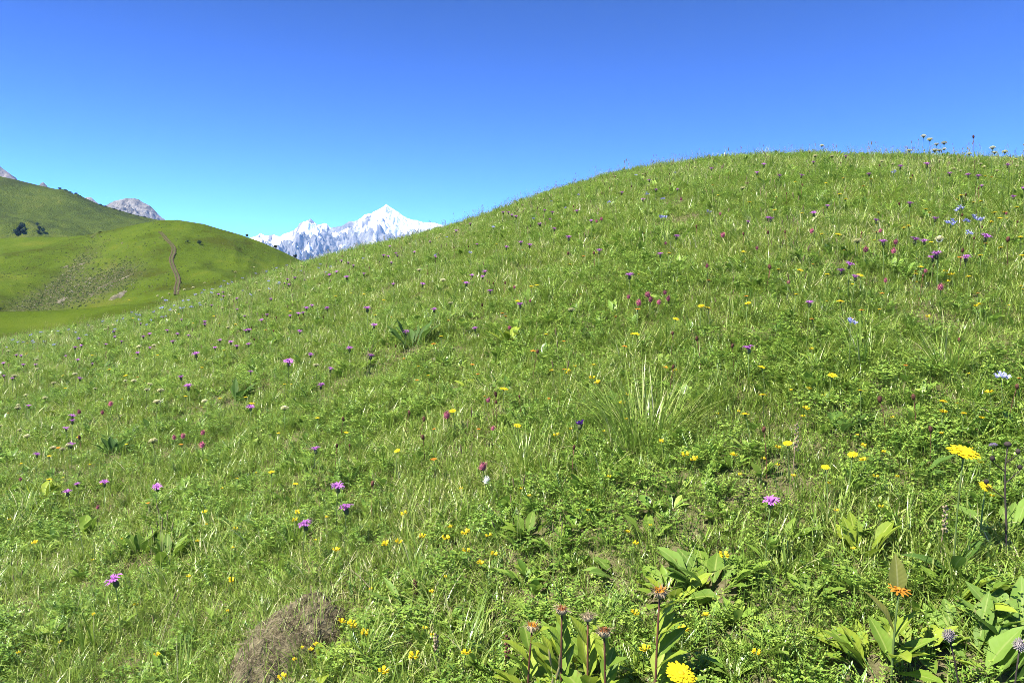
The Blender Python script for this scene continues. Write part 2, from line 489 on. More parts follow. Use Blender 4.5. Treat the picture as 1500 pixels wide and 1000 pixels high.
mountain('snowy_mountain', [(330, 362), (360, 350), (377, 346), (383, 342), (390, 346), (402, 344), (411, 346), (420, 342), (430, 338), (438, 333), (444, 326), (450, 324), (456, 320), (462, 325),
          (470, 333), (482, 341), (492, 351), (505, 356), (520, 366), (545, 380), (600, 400)],
         405, 13500, 2600, np.linspace(330, 600, 380), 700, 700, m_snowrock2, 'grey snow-streaked peak before the white summit', nv=180, snow_fn=snow_front, seed=5.6, jag=0.9)

# --- the rutted track up the hill: two wheel ruts with turf between
def ribbon(name, pts, half, mat, lift=0.25, n_sub=10, off=0.0):
    P = []
    for (x0, y0), (x1, y1) in zip(pts[:-1], pts[1:]):
        for k in range(n_sub): P.append((x0 + (x1 - x0) * k / n_sub, y0 + (y1 - y0) * k / n_sub))
    P.append(pts[-1])
    sm = np.array(P); sm[1:-1] = (sm[:-2] + 2 * sm[1:-1] + sm[2:]) / 4
    W = np.array([hill.at(a, b) for a, b in sm])
    for _ in range(4): W[1:-1] = (W[:-2] + 2 * W[1:-1] + W[2:]) / 4
    T = np.gradient(W, axis=0); N = np.stack([T[:, 1], -T[:, 0], 0 * T[:, 0]], 1); N /= np.linalg.norm(N, axis=1)[:, None] + 1e-9
    jit = 1 + 0.35 * fbm(np.arange(len(W)) / 4.0 + off * 3, np.zeros(len(W)) + off, 2)
    cols = []
    for s in (-1, -0.4, 0.4, 1):
        q = W + N * (off + s * half * jit[:, None])
        q[:, 2] += lift - (0.12 if abs(s) < 0.9 else 0.3)
        cols.append(q)
    C = np.stack(cols)
    return grid_mesh(name, C[:, :, 0].T, C[:, :, 1].T, C[:, :, 2].T, [mat])
t = NT('track_earth'); t.set(0.95, 0.05)
n = t.noise(0.5, 4, 0.6, t.pos()); t.color(t.ramp(n.outputs[0], [(0.3, (0.046, 0.036, 0.020)), (0.7, (0.100, 0.078, 0.044))]).outputs[0])
m_track = t.m
t = NT('track_verge'); t.set(0.95, 0.05)
n = t.noise(0.6, 4, 0.6, t.pos()); t.color(t.ramp(n.outputs[0], [(0.3, (0.046, 0.060, 0.015)), (0.7, (0.080, 0.092, 0.030))]).outputs[0])
m_verge = t.m
track_pts = [(236, 340), (240, 344), (245, 351), (252, 358), (256, 364), (255, 371), (251, 379), (252, 386), (255, 394), (259, 403), (261, 412), (258, 422), (258, 432)]
root = bpy.data.objects.new('dirt_track', None); link(root); root.location = (0, 0, 0); tag(root, kind='structure', label='winding double-rutted earth track up the bright green hill')
obj('verge', ribbon('verge', track_pts, 1.9, m_verge, 0.55), root)
obj('rut', ribbon('rut', track_pts, 0.55, m_track, 0.80, off=-1.1), root)
obj('rut', ribbon('rut', track_pts, 0.55, m_track, 0.80, off=1.1), root)
trk2 = bpy.data.objects.new('dirt_track', None); link(trk2); tag(trk2, kind='structure', label='short curved bit of earth track near the hill shoulder')
obj('rut', ribbon('rut', [(150, 339), (145, 341), (140, 344), (137, 347), (136, 349)], 1.6, m_verge, 0.7), trk2)

# --- bare earth scars and rock outcrops on the gully side
def scar(cx, cy, wpx, hpx, mat, seed, label, tilt=-0.4):
    n = 40; rows = 8
    X = np.zeros((rows, n)); Y = X.copy(); Z = X.copy()
    for j in range(rows):
        for i in range(n):
            a = 2 * math.pi * i / n; rr = (j / (rows - 1)) * (1 + 0.55 * float(noise2(math.cos(a) * 1.3 + seed, math.sin(a) * 1.3 + seed * 2)) + 0.5 * float(noise2(math.cos(a) * 4.3 + seed, math.sin(a) * 4.3 - seed)))
            dx = math.cos(a) * wpx * rr; dy = math.sin(a) * hpx * rr + dx * tilt
            p = hill.at(cx + dx, cy + dy)
            X[j, i], Y[j, i] = p[0], p[1]
            Z[j, i] = p[2] + 0.35 * (1 - (j / (rows - 1)) ** 3) + 0.9 * float(noise2(p[0] / 2.5, p[1] / 2.5)) * (1 - j / (rows - 1)) - (0.6 if j == rows - 1 else 0)
    o = obj('bare_earth_scar', grid_mesh('bare_earth_scar', X, Y, Z, [mat], wrap=True))
    tag(o, label, 'erosion scar', 'eroded patches on the bright green hill')
t = NT('scar_earth'); t.set(0.95, 0.05)
n = t.noise(0.35, 6, 0.7, t.pos()); t.color(t.ramp(n.outputs[0], [(0.36, (0.075, 0.070, 0.036)), (0.5, (0.145, 0.130, 0.085)), (0.66, (0.22, 0.20, 0.145))]).outputs[0]); t.bump(n.outputs[0], 0.8, 1.0)
m_scar = t.m
for cx, cy, w, h, s, lab in [(173, 433, 13, 4.6, 1.0, 'largest pale bare earth scar on the hillside below the track'),
                             (88, 440, 9, 3.4, 2.0, 'rocky bare patch at the foot of the gully side'),
                             (150, 420, 9, 1.6, 3.3, 'thin broken turf edge above the large earth scar'),
                             (182, 407, 9, 1.3, 4.2, 'narrow earth crack nearest the rutted track'),
                             (117, 388, 9, 1.1, 5.9, 'pale stony streak slanting along the gully ridge'),
                             (96, 391, 5, 1.2, 6.6, 'short stony streak beside the slanting pale one'),
                             (131, 408, 3, 1.3, 7.1, 'small round stony patch above the gully side'),
                             (180, 356, 1.8, 1.2, 8.4, 'tiny pale stone patch high on the bright hill')]:
    scar(cx, cy, w, h, m_scar, s, lab)

# --- tufts, low scrub and stones that roughen the hillsides
def roughen(name, hl, weight, n, s0, s1, mats, label, seed, flat=0.6):
    q = np.random.default_rng(seed)
    rows, cols = hl.X.shape; v0 = hl.nf; v1 = rows - 8
    vs = []; fs = []; mi = []
    W = weight[v0:v1] * hl.Y[v0:v1] ** 0.0
    flatw = (W / W.sum()).ravel(); pick = q.choice(len(flatw), size=n, p=flatw)
    for k in pick:
        i, j = v0 + k // cols, k % cols
        i2, j2 = min(i + 1, rows - 1), min(j + 1, cols - 1); a, b = q.random(2)
        P = np.array([0.0, 0.0, 0.0])
        for (ii, jj, w) in ((i, j, (1 - a) * (1 - b)), (i2, j, a * (1 - b)), (i, j2, (1 - a) * b), (i2, j2, a * b)): P += w * np.array([hl.X[ii, jj], hl.Y[ii, jj], hl.Z[ii, jj]])
        s = q.uniform(s0, s1); i0 = len(vs); t0 = q.random() * 6.283
        ring = [(P[0] + math.cos(t0 + m * 1.2566) * s * q.uniform(.6, 1.1), P[1] + math.sin(t0 + m * 1.2566) * s * q.uniform(.6, 1.1), P[2] - 0.25 * s) for m in range(5)]
        vs += ring + [(P[0] + q.uniform(-.3, .3) * s, P[1] + q.uniform(-.3, .3) * s, P[2] + s * flat * q.uniform(.6, 1.2))]
        m_ = int(q.random() * len(mats))
        for m in range(5): fs.append((i0 + m, i0 + (m + 1) % 5, i0 + 5)); mi.append(m_)
    me = bpy.data.meshes.new(name); me.from_pydata(vs, [], fs)
    for m in mats: me.materials.append(m)
    me.polygons.foreach_set('material_index', np.array(mi, np.int32)); me.update()
    tag(obj(name, me), kind='stuff', label=label)
m_tuft = [simple_mat('hill_tuft_dark', (0.040, 0.058, 0.014), 0.95, 0.05, 0, 0.2, 0.5), simple_mat('hill_tuft_green', (0.064, 0.092, 0.016), 0.95, 0.05, 0, 0.2, 0.5), simple_mat('hill_tuft_pale', (0.10, 0.115, 0.035), 0.95, 0.05, 0, 0.2, 0.5)]
m_stone = [simple_mat('hill_stone', (0.15, 0.138, 0.105), 0.9, 0.1, 0, 0.25, 0.6), simple_mat('hill_clod', (0.075, 0.060, 0.036), 0.95, 0.05, 0, 0.25, 0.6)]
patchy = np.clip(0.25 + fbm(hill.X / 60, hill.Y / 60, 3), 0.02, 1.2)
roughen('hillside_tufts', hill, 0.35 * patchy + 2.2 * np.clip(bare, 0, 1), 7000, 0.5, 1.5, m_tuft, 'tufts and low scrub roughening the bright green hill', 5, 0.5)
roughen('hillside_stones', hill, np.clip(bare, 0, 1) ** 2, 480, 0.25, 1.0, m_stone, 'loose stones and clods on the broken gully side', 6)
roughen('slope_tufts', far, np.clip(0.3 + fbm(far.X / 160, far.Y / 160, 3), 0.02, 1.2), 5000, 1.2, 3.2, [m_tuft[0], m_tuft[1]], 'dwarf shrubs and tussocks on the olive slope', 7, 0.45)

# --- shrubs and trees on the hills
m_farleaf = simple_mat('far_tree_leaves', (0.035, 0.058, 0.022), 0.7, 0.15, 0.0, 0.25, 0.6)
m_farbark = simple_mat('far_tree_bark', (0.09, 0.07, 0.05), 0.9, 0.1, 0.0, 0.2, 1.0)
def far_tree(base, h, w, seed, label, group):
    rs = np.random.default_rng(seed)
    root = bpy.data.objects.new('hill_tree', None); link(root); root.location = base
    tag(root, label, 'tree', group)
    # trunk with a taper
    n = 6; vs = []; fs = []
    for j, (z, r) in enumerate([(-0.6, 0.05), (0.25 * h, 0.035), (0.8 * h, 0.012)]):
        for i in range(n):
            a = 2 * math.pi * i / n; vs.append((math.cos(a) * r * h, math.sin(a) * r * h, z))
    for j in range(2):
        for i in range(n): fs.append((j * n + i, j * n + (i + 1) % n, (j + 1) * n + (i + 1) % n, (j + 1) * n + i))
    me = bpy.data.meshes.new('trunk'); me.from_pydata(vs, [], fs); me.materials.append(m_farbark); obj('trunk', me, root)
    vs = []; fs = []
    for k in range(420):
        d = rs.normal(size=3); d /= np.linalg.norm(d); rr = rs.uniform(0.25, 1.0) ** 0.5
        lump = 0.75 + 0.4 * float(noise2(d[0] * 2 + seed, d[2] * 2 + d[1]))
        c = np.array([d[0] * w * 0.5, d[1] * w * 0.5, d[2] * h * 0.42]) * rr * lump + np.array([0, 0, h * 0.56])
        a = rs.normal(size=3); a /= np.linalg.norm(a); b = np.cross(a, rs.normal(size=3)); b /= np.linalg.norm(b)
        s = rs.uniform(0.05, 0.11) * h
        i0 = len(vs)
        vs += [tuple(c - a * s), tuple(c + b * s * 0.7), tuple(c + a * s), tuple(c - b * s * 0.7)]; fs.append((i0, i0 + 1, i0 + 2, i0 + 3))
    me = bpy.data.meshes.new('crown'); me.from_pydata(vs, [], fs); me.materials.append(m_farleaf)
    tag(obj('crown', me, root), kind='stuff')
trees = [(26, 345, 10, far, 'lowest dark tree of the clump on the olive slope'), (31, 341, 11, far, 'second dark tree up the clump on the olive slope'), (35, 337, 12, far, 'tallest dark tree atop the clump on the olive slope'),
         (36, 343, 9, far, 'dark shrub beside the tallest tree of the clump'), (57, 331, 6, far, 'upper small shrub apart from the dark clump'), (60, 337, 7, far, 'middle small shrub apart from the dark clump'),
         (65, 341, 8, far, 'lower round shrub apart from the dark clump'), (58, 342, 6, far, 'lowest small shrub apart from the dark clump'),
         (363, 347, 3.4, hill, 'small dark bush on the hill skyline above the track'), (404, 364, 4.0, hill, 'dark bush on the hill skyline beside the snowy range'),
         (433, 378, 4.0, hill, 'dark tree on the hill skyline nearest the snowy range'), (293, 358, 4.2, hill, 'lone faint tree on the flank of the bright hill'), (276, 355, 2.4, hill, 'low bush on the flank right of the track top')]
for i, (px, py, h, hl, lab) in enumerate(trees):
    p = hl.at(px, py)
    sc_ = 2.6 if hl is far else 1.0
    far_tree((p[0], p[1], p[2] - 0.2), h * sc_ * 0.55 if hl is far else h, h * sc_ * 0.5 if hl is far else h * 1.1, 40 + i, lab, 'trees dotted over the distant hills')
# dark dwarf shrubs along the skyline of the olive slope
for i, (px, w) in enumerate([(92, 7), (100, 6), (107, 5), (115, 6), (121, 4), (150, 6), (157, 5), (170, 5), (178, 5), (193, 4), (205, 4), (214, 5)]):
    p = far.at(px, np.interp(px, [s[0] for s in far_sky], [s[1] for s in far_sky]) + 1.2)
    far_tree((p[0], p[1], p[2] - 1.5), w * 1.0, w * 1.7, 90 + i, ['first', 'second', 'third', 'fourth', 'fifth', 'sixth', 'seventh', 'eighth', 'ninth', 'tenth', 'eleventh', 'twelfth'][i] + ' dark shrub from the left along the olive slope skyline', 'shrubs on the olive slope skyline')

# --- thin mountain air
def build_haze():
    x0, x1, y0, y1, z0, z1 = -24000, 24000, -24000, 24000, -420, 1990
    vs = [(x, y, z) for z in (z0, z1) for y in (y0, y1) for x in (x0, x1)]
    fs = [(0, 2, 3, 1), (4, 5, 7, 6), (0, 1, 5, 4), (2, 6, 7, 3), (0, 4, 6, 2), (1, 3, 7, 5)]
    me = bpy.data.meshes.new('haze'); me.from_pydata(vs, [], fs)
    m = bpy.data.materials.new('thin_air'); m.use_nodes = True
    nt = m.node_tree; nt.nodes.remove(nt.nodes['Principled BSDF'])
    v = nt.nodes.new('ShaderNodeVolumePrincipled')
    v.inputs['Color'].default_value = (0.28, 0.57, 1.0, 1)
    v.inputs['Density'].default_value = HAZE
    v.inputs['Density Attribute'].default_value = ''
    nt.links.new(v.outputs[0], nt.nodes['Material Output'].inputs['Volume'])
    try: m.cycles.homogeneous_volume = True
    except Exception: pass
    me.materials.append(m)
    tag(obj('haze', me), kind='stuff', label='thin blue mountain air over the distance')
HAZE = 2.3e-5
build_haze()
# ------------------------------------------------------------------ vegetation: mesh builder
class MB:
    """collects strips and blobs into one mesh with per-vertex attributes: tint (colour choice), t (along), s (across)"""
    def __init__(self):
        self.v = []; self.f = []; self.mi = []; self.tint = []; self.t = []; self.s = []
    def add(self, pts, faces, mi=0, tint=0.5, t=None, s=None):
        i0 = len(self.v)
        self.v += [tuple(p) for p in pts]
        self.f += [tuple(i0 + k for k in fc) for fc in faces]
        self.mi += [mi] * len(faces)
        n = len(pts)
        self.tint += list(tint) if hasattr(tint, '__len__') else [tint] * n
        self.t += list(t) if t is not None else [0.5] * n
        self.s += list(s) if s is not None else [0.5] * n
    def strip(self, base, az, length, width, lean, curl, nseg=4, mi=0, tint=0.5, twist=0.0, taper=1.0):
        """a grass blade: flat tapering ribbon; lean = start angle from vertical, curl = further bend"""
        P = np.array(base, float); pts = []; ts = []
        ca, sa = math.cos(az), math.sin(az)
        for k in range(nseg + 1):
            f = k / nseg
            ang = lean + curl * f
            w = width * 0.5 * ((1 - f) ** 0.6 * taper + (1 - taper)) * min(1.0, 0.6 + f * 2)
            tw = twist * f
            sx, sy = -sa * math.cos(tw), ca * math.cos(tw)
            sz = math.sin(tw)
            side = np.array([sx, sy, sz])
            if k < nseg:
                pts += [P - side * w, P + side * w]; ts += [f, f]
            else:
                pts += [P]; ts += [1.0]
            P = P + np.array([ca * math.sin(ang), sa * math.sin(ang), math.cos(ang)]) * (length / nseg)
        fs = [(2 * k, 2 * k + 1, 2 * k + 3, 2 * k + 2) for k in range(nseg - 1)] + [(2 * nseg - 2, 2 * nseg - 1, 2 * nseg)]
        self.add(pts, fs, mi, tint, ts)
    def leaf(self, base, az, length, width, lean, curl, nseg=6, mi=0, tint=0.5, fold=0.35, wave=0.0, petiole=0.12, peak=0.42, roll=0.0, seed=0.0, cols=5):
        """a broad leaf: ovate blade, folded along the midrib, wavy edge"""
        P = np.array(base, float); ca, sa = math.cos(az), math.sin(az)
        pts = []; ts = []; ss = []
        half = (cols - 1) // 2
        for k in range(nseg + 1):
            f = k / nseg
            ang = lean + curl * f
            fwd = np.array([ca * math.sin(ang), sa * math.sin(ang), math.cos(ang)])
            up = np.array([-ca * math.cos(ang), -sa * math.cos(ang), math.sin(ang)])
            side = np.array([-sa, ca, 0.0])
            side = side * math.cos(roll) + up * math.sin(roll); up = np.cross(fwd, side)
            g = max(0.0, (f - petiole) / (1 - petiole))
            w = width * 0.5 * ((g / peak) ** 0.75 if g < peak else max(0.0, 1 - ((g - peak) / (1 - peak)) ** 1.9))
            w = max(w, width * 0.035 if f < 0.97 else 0.0005)
            for c in range(-half, half + 1):
                q = c / half
                off = fold * w * abs(q) + wave * w * abs(q) * math.sin(f * 17 + c * 1.7 + seed)
                pts.append(P + side * (w * q) + up * off); ts.append(f); ss.append(abs(q))
            P = P + fwd * (length / nseg)
        fs = []
        for k in range(nseg):
            for c in range(cols - 1):
                a = k * cols + c; fs.append((a, a + 1, a + cols + 1, a + cols))
        self.add(pts, fs, mi, tint, ts, ss)
    def tube(self, path, radii, n=5, mi=0, tint=0.5):
        path = [np.array(p, float) for p in path]; pts = []; ts = []
        for k, p in enumerate(path):
            d = path[min(k + 1, len(path) - 1)] - path[max(k - 1, 0)]; d /= np.linalg.norm(d) + 1e-9
            a = np.cross(d, (0.3, 1, 0.2)); a /= np.linalg.norm(a); b = np.cross(d, a)
            for i in range(n):
                an = 2 * math.pi * i / n
                pts.append(p + (a * math.cos(an) + b * math.sin(an)) * radii[k]); ts.append(k / (len(path) - 1))
        fs = []
        for k in range(len(path) - 1):
            for i in range(n):
                fs.append((k * n + i, k * n + (i + 1) % n, (k + 1) * n + (i + 1) % n, (k + 1) * n + i))
        fs.append(tuple((len(path) - 1) * n + i for i in range(n)))
        self.add(pts, fs, mi, tint, ts)
    def lathe(self, prof, n=8, mi=0, tint=0.5, origin=(0, 0, 0)):
        pts = []; ts = []
        for k, (r, z) in enumerate(prof):
            for i in range(n):
                a = 2 * math.pi * i / n; pts.append((origin[0] + r * math.cos(a), origin[1] + r * math.sin(a), origin[2] + z)); ts.append(k / (len(prof) - 1))
        fs = []
        for k in range(len(prof) - 1):
            for i in range(n): fs.append((k * n + i, k * n + (i + 1) % n, (k + 1) * n + (i + 1) % n, (k + 1) * n + i))
        fs.append(tuple((len(prof) - 1) * n + i for i in range(n))); fs.append(tuple(n - 1 - i for i in range(n)))
        self.add(pts, fs, mi, tint, ts)
    def petal(self, c, az, r0, r1, w, z0, z1, mi=0, tint=0.5, notch=True, mid=None):
        ca, sa = math.cos(az), math.sin(az); c = np.array(c, float)
        def P(r, s, z): return c + np.array([ca * r - sa * s, sa * r + ca * s, z])
        rm = r0 + (r1 - r0) * 0.6; zm = (z0 + z1) / 2 if mid is None else mid
        pts = [P(r0, -w * 0.25, z0), P(r0, w * 0.25, z0), P(rm, w * 0.5, zm), P(rm, -w * 0.5, zm), P(r1, w * 0.38, z1), P(r1, -w * 0.38, z1), P(r1 + w * 0.35, 0, z1)]
        self.add(pts, [(0, 1, 2, 3), (3, 2, 4, 5), (5, 4, 6)], mi, tint, [0, 0, .6, .6, 1, 1, 1])
    def mesh(self, name, mats, smooth=True):
        me = bpy.data.meshes.new(name); me.from_pydata(self.v, [], self.f)
        for m in mats: me.materials.append(m)
        me.polygons.foreach_set('material_index', np.array(self.mi, np.int32))
        if smooth: me.polygons.foreach_set('use_smooth', np.ones(len(self.f), bool))
        for k, d in (('tint', self.tint), ('t', self.t), ('s', self.s)):
            a = me.attributes.new(k, 'FLOAT', 'POINT'); a.data.foreach_set('value', np.array(d, np.float32))
        me.update()
        return me

# ------------------------------------------------------------------ leaf and grass materials
def mat_grass():
    t = NT('grass_blade'); t.set(0.35, 0.45)
    a = t.attr('tint').outputs['Fac']; g = t.attr('patch', 'INSTANCER').outputs['Fac']
    v = t.math('ADD', a, g)
    c = t.ramp(v, GRASS_RAMP).outputs[0]
    tip = t.math('MULTIPLY', t.math('POWER', t.attr('t').outputs['Fac'], 3.0), 0.28)
    c = t.mix(tip, c, (0.26, 0.25, 0.075))
    t.color(c); t.translucent(t.mix(0.35, c, (0.30, 0.38, 0.03)), 0.38)
    return t.m
GRASS_RAMP = [(0.00, (0.074, 0.133, 0.020)), (0.22, (0.138, 0.230, 0.031)), (0.45, (0.212, 0.326, 0.047)), (0.66, (0.286, 0.392, 0.069)),
              (0.82, (0.372, 0.421, 0.123)), (0.92, (0.498, 0.477, 0.235)), (1.0, (0.614, 0.572, 0.347))]
LEAF_RAMP = [(0.0, (0.067, 0.133, 0.024)), (0.35, (0.135, 0.243, 0.035)), (0.65, (0.218, 0.347, 0.050)), (1.0, (0.325, 0.433, 0.076))]
def mat_herb():
    t = NT('herb_leaf'); t.set(0.36, 0.5)
    v = t.math('ADD', t.attr('tint').outputs['Fac'], t.attr('patch', 'INSTANCER').outputs['Fac'])
    c = t.ramp(v, LEAF_RAMP).outputs[0]
    t.color(c); t.translucent(c, 0.32)
    return t.m
def mat_straw():
    t = NT('dry_straw'); t.set(0.7, 0.2)
    c = t.ramp(t.attr('tint').outputs['Fac'], [(0, (0.085, 0.065, 0.04)), (0.5, (0.20, 0.165, 0.10)), (1, (0.40, 0.35, 0.24))]).outputs[0]
    t.color(c); t.translucent(c, 0.12)
    return t.m
def mat_seed():
    t = NT('grass_seed_head'); t.set(0.75, 0.15)
    c = t.ramp(t.math('ADD', t.attr('tint').outputs['Fac'], t.attr('patch', 'INSTANCER').outputs['Fac']), [(0, (0.10, 0.066, 0.040)), (0.5, (0.175, 0.140, 0.065)), (1, (0.27, 0.245, 0.11))]).outputs[0]
    t.color(c); t.translucent(c, 0.15)
    return t.m
M_GRASS, M_HERB, M_STRAW, M_SEED = mat_grass(), mat_herb(), mat_straw(), mat_seed()

# ------------------------------------------------------------------ turf: clumps that the turf is sown from
clumps = bpy.data.collections.new('turf_clumps')          # kept out of the scene; only its copies in the turf are seen
herbs = bpy.data.collections.new('herb_clumps')
stalks = bpy.data.collections.new('stalk_clumps')
def put(coll, name, mb, mats):
    o = bpy.data.objects.new(name, mb.mesh(name, mats)); coll.objects.link(o)

rs = random.Random(5)
def grass_clump(n, rad, l0, l1, w, lean, curl, dry=0.06, lo=0.05, hi=0.75):
    mb = MB()
    for _ in range(n):
        r = rad * math.sqrt(rs.random()); a = rs.random() * 6.283
        L = rs.uniform(l0, l1)
        ti = rs.uniform(lo, hi) if rs.random() > dry else rs.uniform(0.82, 1.0)
        mb.strip((r * math.cos(a), r * math.sin(a), -0.012), rs.random() * 6.283, L, w * rs.uniform(0.6, 1.3), rs.uniform(0.0, lean), rs.uniform(0.1, curl), 4, 0, ti, rs.uniform(-0.9, 0.9))
    return mb
for i in range(4): put(clumps, 'turf_a%d' % i, grass_clump(34, 0.060, 0.028, 0.075, 0.0042, 1.30, 1.2, 0.04), [M_GRASS])
for i in range(4): put(clumps, 'turf_b%d' % i, grass_clump(24, 0.052, 0.045, 0.105, 0.0046, 1.10, 1.4, 0.05), [M_GRASS])
for i in range(2): put(clumps, 'turf_c%d' % i, grass_clump(16, 0.022, 0.10, 0.19, 0.0046, 0.75, 1.3, 0.10), [M_GRASS])
for i in range(2): put(clumps, 'turf_d%d' % i, grass_clump(22, 0.060, 0.03, 0.10, 0.0030, 1.3, 0.8, 0.30, 0.2, 0.8), [M_GRASS])

def small_leaf(mb, base, az, L, W, lean, curl, ti, mi=0):
    mb.leaf(base, az, L, W, lean, curl, 3, mi, ti, 0.3, 0.0, 0.05, 0.5, cols=3)
def clover_clump(n, rad):
    mb = MB()
    for _ in range(n):
        r = rad * math.sqrt(rs.random()); a = rs.random() * 6.283
        x, y, z = r * math.cos(a), r * math.sin(a), rs.uniform(0.015, 0.06)
        ti = rs.uniform(0.1, 0.8)
        mb.strip((x * 0.7, y * 0.7, 0), a, z * 1.05, 0.0016, 0.3, 0.0, 2, 0, ti)
        s = rs.uniform(0.004, 0.0085); a0 = rs.random() * 6.283; tl = rs.uniform(0.9, 1.5)
        for k in range(3): small_leaf(mb, (x, y, z), a0 + k * 2.094, s * 1.25, s, tl + rs.uniform(-.3, .3), 0.25, ti + rs.uniform(-.08, .08))
    return mb
def rosette_clump(n, rad, l0, l1, wr):
    mb = MB()
    for _ in range(n):
        a = rs.random() * 6.283; r = rad * rs.random(); L = rs.uniform(l0, l1)
        mb.leaf((r * math.cos(a), r * math.sin(a), 0.0), a + rs.uniform(-.5, .5), L, L * wr * rs.uniform(.7, 1.2), rs.uniform(0.35, 1.15), rs.uniform(0.1, 0.7), 5, 0, rs.uniform(0.1, 0.85), 0.35, 0.1, 0.12, 0.5, cols=3)
    return mb
def pinnate_clump(n):
    mb = MB()
    for _ in range(n):
        az = rs.random() * 6.283; L = rs.uniform(0.04, 0.085); lean = rs.uniform(0.4, 1.1); ti = rs.uniform(0.1, 0.75)
        b = np.array((rs.uniform(-.03, .03), rs.uniform(-.03, .03), 0.005)); d = np.array([math.cos(az) * math.sin(lean), math.sin(az) * math.sin(lean), math.cos(lean)])
        mb.strip(b, az, L, 0.0018, lean, 0.1, 2, 0, ti)
        for k in range(2, 8):
            p = b + d * L * k / 7
            for sgn in (-1, 1): small_leaf(mb, p, az + sgn * 1.15, 0.012, 0.0055, lean + 0.3, 0.2, ti + rs.uniform(-.1, .1))
    return mb
for i in range(4): put(herbs, 'clover_a%d' % i, clover_clump(24, 0.05), [M_HERB])
for i in range(2): put(herbs, 'plantain_b%d' % i, rosette_clump(9, 0.012, 0.045, 0.095, 0.30), [M_HERB])
for i in range(2): put(herbs, 'sorrel_c%d' % i, rosette_clump(8, 0.012, 0.035, 0.065, 0.48), [M_HERB])
for i in range(3): put(herbs, 'vetch_d%d' % i, pinnate_clump(8), [M_HERB])

def stalk(kind):
    mb = MB(); n = rs.randint(2, 4)
    for _ in range(n):
        az = rs.random() * 6.283; H = rs.uniform(0.16, 0.32); lean = rs.uniform(0, 0.25); bend = rs.uniform(0.0, 0.35)
        b = np.array((rs.uniform(-.03, .03), rs.uniform(-.03, .03), 0)); path = []
        for k in range(5):
            f = k / 4; ang = lean + bend * f
            path.append(b.copy()); b = b + np.array([math.cos(az) * math.sin(ang), math.sin(az) * math.sin(ang), math.cos(ang)]) * H / 4
        mb.tube(path, [0.0011, 0.001, 0.0009, 0.0008, 0.0006], 3, 0, rs.uniform(0.55, 0.9))
        top = path[-1]; d = top - path[-2]; d /= np.linalg.norm(d)
        if kind == 0:      # spike
            mb.tube([top - d * 0.004, top + d * 0.008, top + d * 0.022, top + d * 0.034], [0.001, 0.0034, 0.0030, 0.0006], 4, 1, rs.uniform(0.1, 0.9))
        else:              # loose panicle
            for k in range(12):
                f = k / 12; a = rs.random() * 6.283; p = top - d * 0.07 * f
                mb.strip(p, a, 0.012 + 0.022 * f, 0.0022, 0.7, 0.4, 2, 1, rs.uniform(0.1, 0.9), 0, 0.5)
    return mb
for i in range(3): put(stalks, 'spike_a%d' % i, stalk(0), [M_GRASS, M_SEED])
for i in range(3): put(stalks, 'panicle_b%d' % i, stalk(1), [M_GRASS, M_SEED])

def scatter_group(coll):
    ng = bpy.data.node_groups.new('sow_' + coll.name, 'GeometryNodeTree')
    ng.interface.new_socket('Geometry', in_out='INPUT', socket_type='NodeSocketGeometry')
    ng.interface.new_socket('Geometry', in_out='OUTPUT', socket_type='NodeSocketGeometry')
    N = ng.nodes; L = ng.links
    gi = N.new('NodeGroupInput'); go = N.new('NodeGroupOutput')
    ci = N.new('GeometryNodeCollectionInfo'); ci.inputs['Collection'].default_value = coll
    ci.inputs['Separate Children'].default_value = True; ci.inputs['Reset Children'].default_value = True
    iop = N.new('GeometryNodeInstanceOnPoints'); iop.inputs['Pick Instance'].default_value = True
    def na(name, typ):
        n = N.new('GeometryNodeInputNamedAttribute'); n.data_type = typ; n.inputs['Name'].default_value = name
        return next(o for o in n.outputs if o.enabled and o.name == 'Attribute')
    L.new(gi.outputs[0], iop.inputs['Points']); L.new(ci.outputs[0], iop.inputs['Instance'])
    L.new(na('which', 'INT'), iop.inputs['Instance Index'])
    L.new(na('turn', 'FLOAT_VECTOR'), iop.inputs['Rotation'])
    L.new(na('size', 'FLOAT_VECTOR'), iop.inputs['Scale'])
    L.new(iop.outputs[0], go.inputs[0])
    return ng

def sow(name, P, which, scale, patch, coll, tilt, label):
    n = len(P)
    me = bpy.data.meshes.new(name); me.vertices.add(n); me.vertices.foreach_set('co', np.asarray(P, np.float32).ravel())
    rot = np.stack([rng.normal(0, tilt, n), rng.normal(0, tilt, n), rng.uniform(0, 6.283, n)], 1)
    for nm, ty, d in (('which', 'INT', which.astype(np.int32)), ('patch', 'FLOAT', patch.astype(np.float32))):
        me.attributes.new(nm, ty, 'POINT').data.foreach_set('value', d)
    me.attributes.new('turn', 'FLOAT_VECTOR', 'POINT').data.foreach_set('vector', rot.astype(np.float32).ravel())
    me.attributes.new('size', 'FLOAT_VECTOR', 'POINT').data.foreach_set('vector', scale.astype(np.float32).ravel())
    o = obj(name, me); tag(o, kind='stuff', label=label)
    md = o.modifiers.new('sow', 'NODES'); md.node_group = scatter_group(coll)
    print(name, n)
    return o

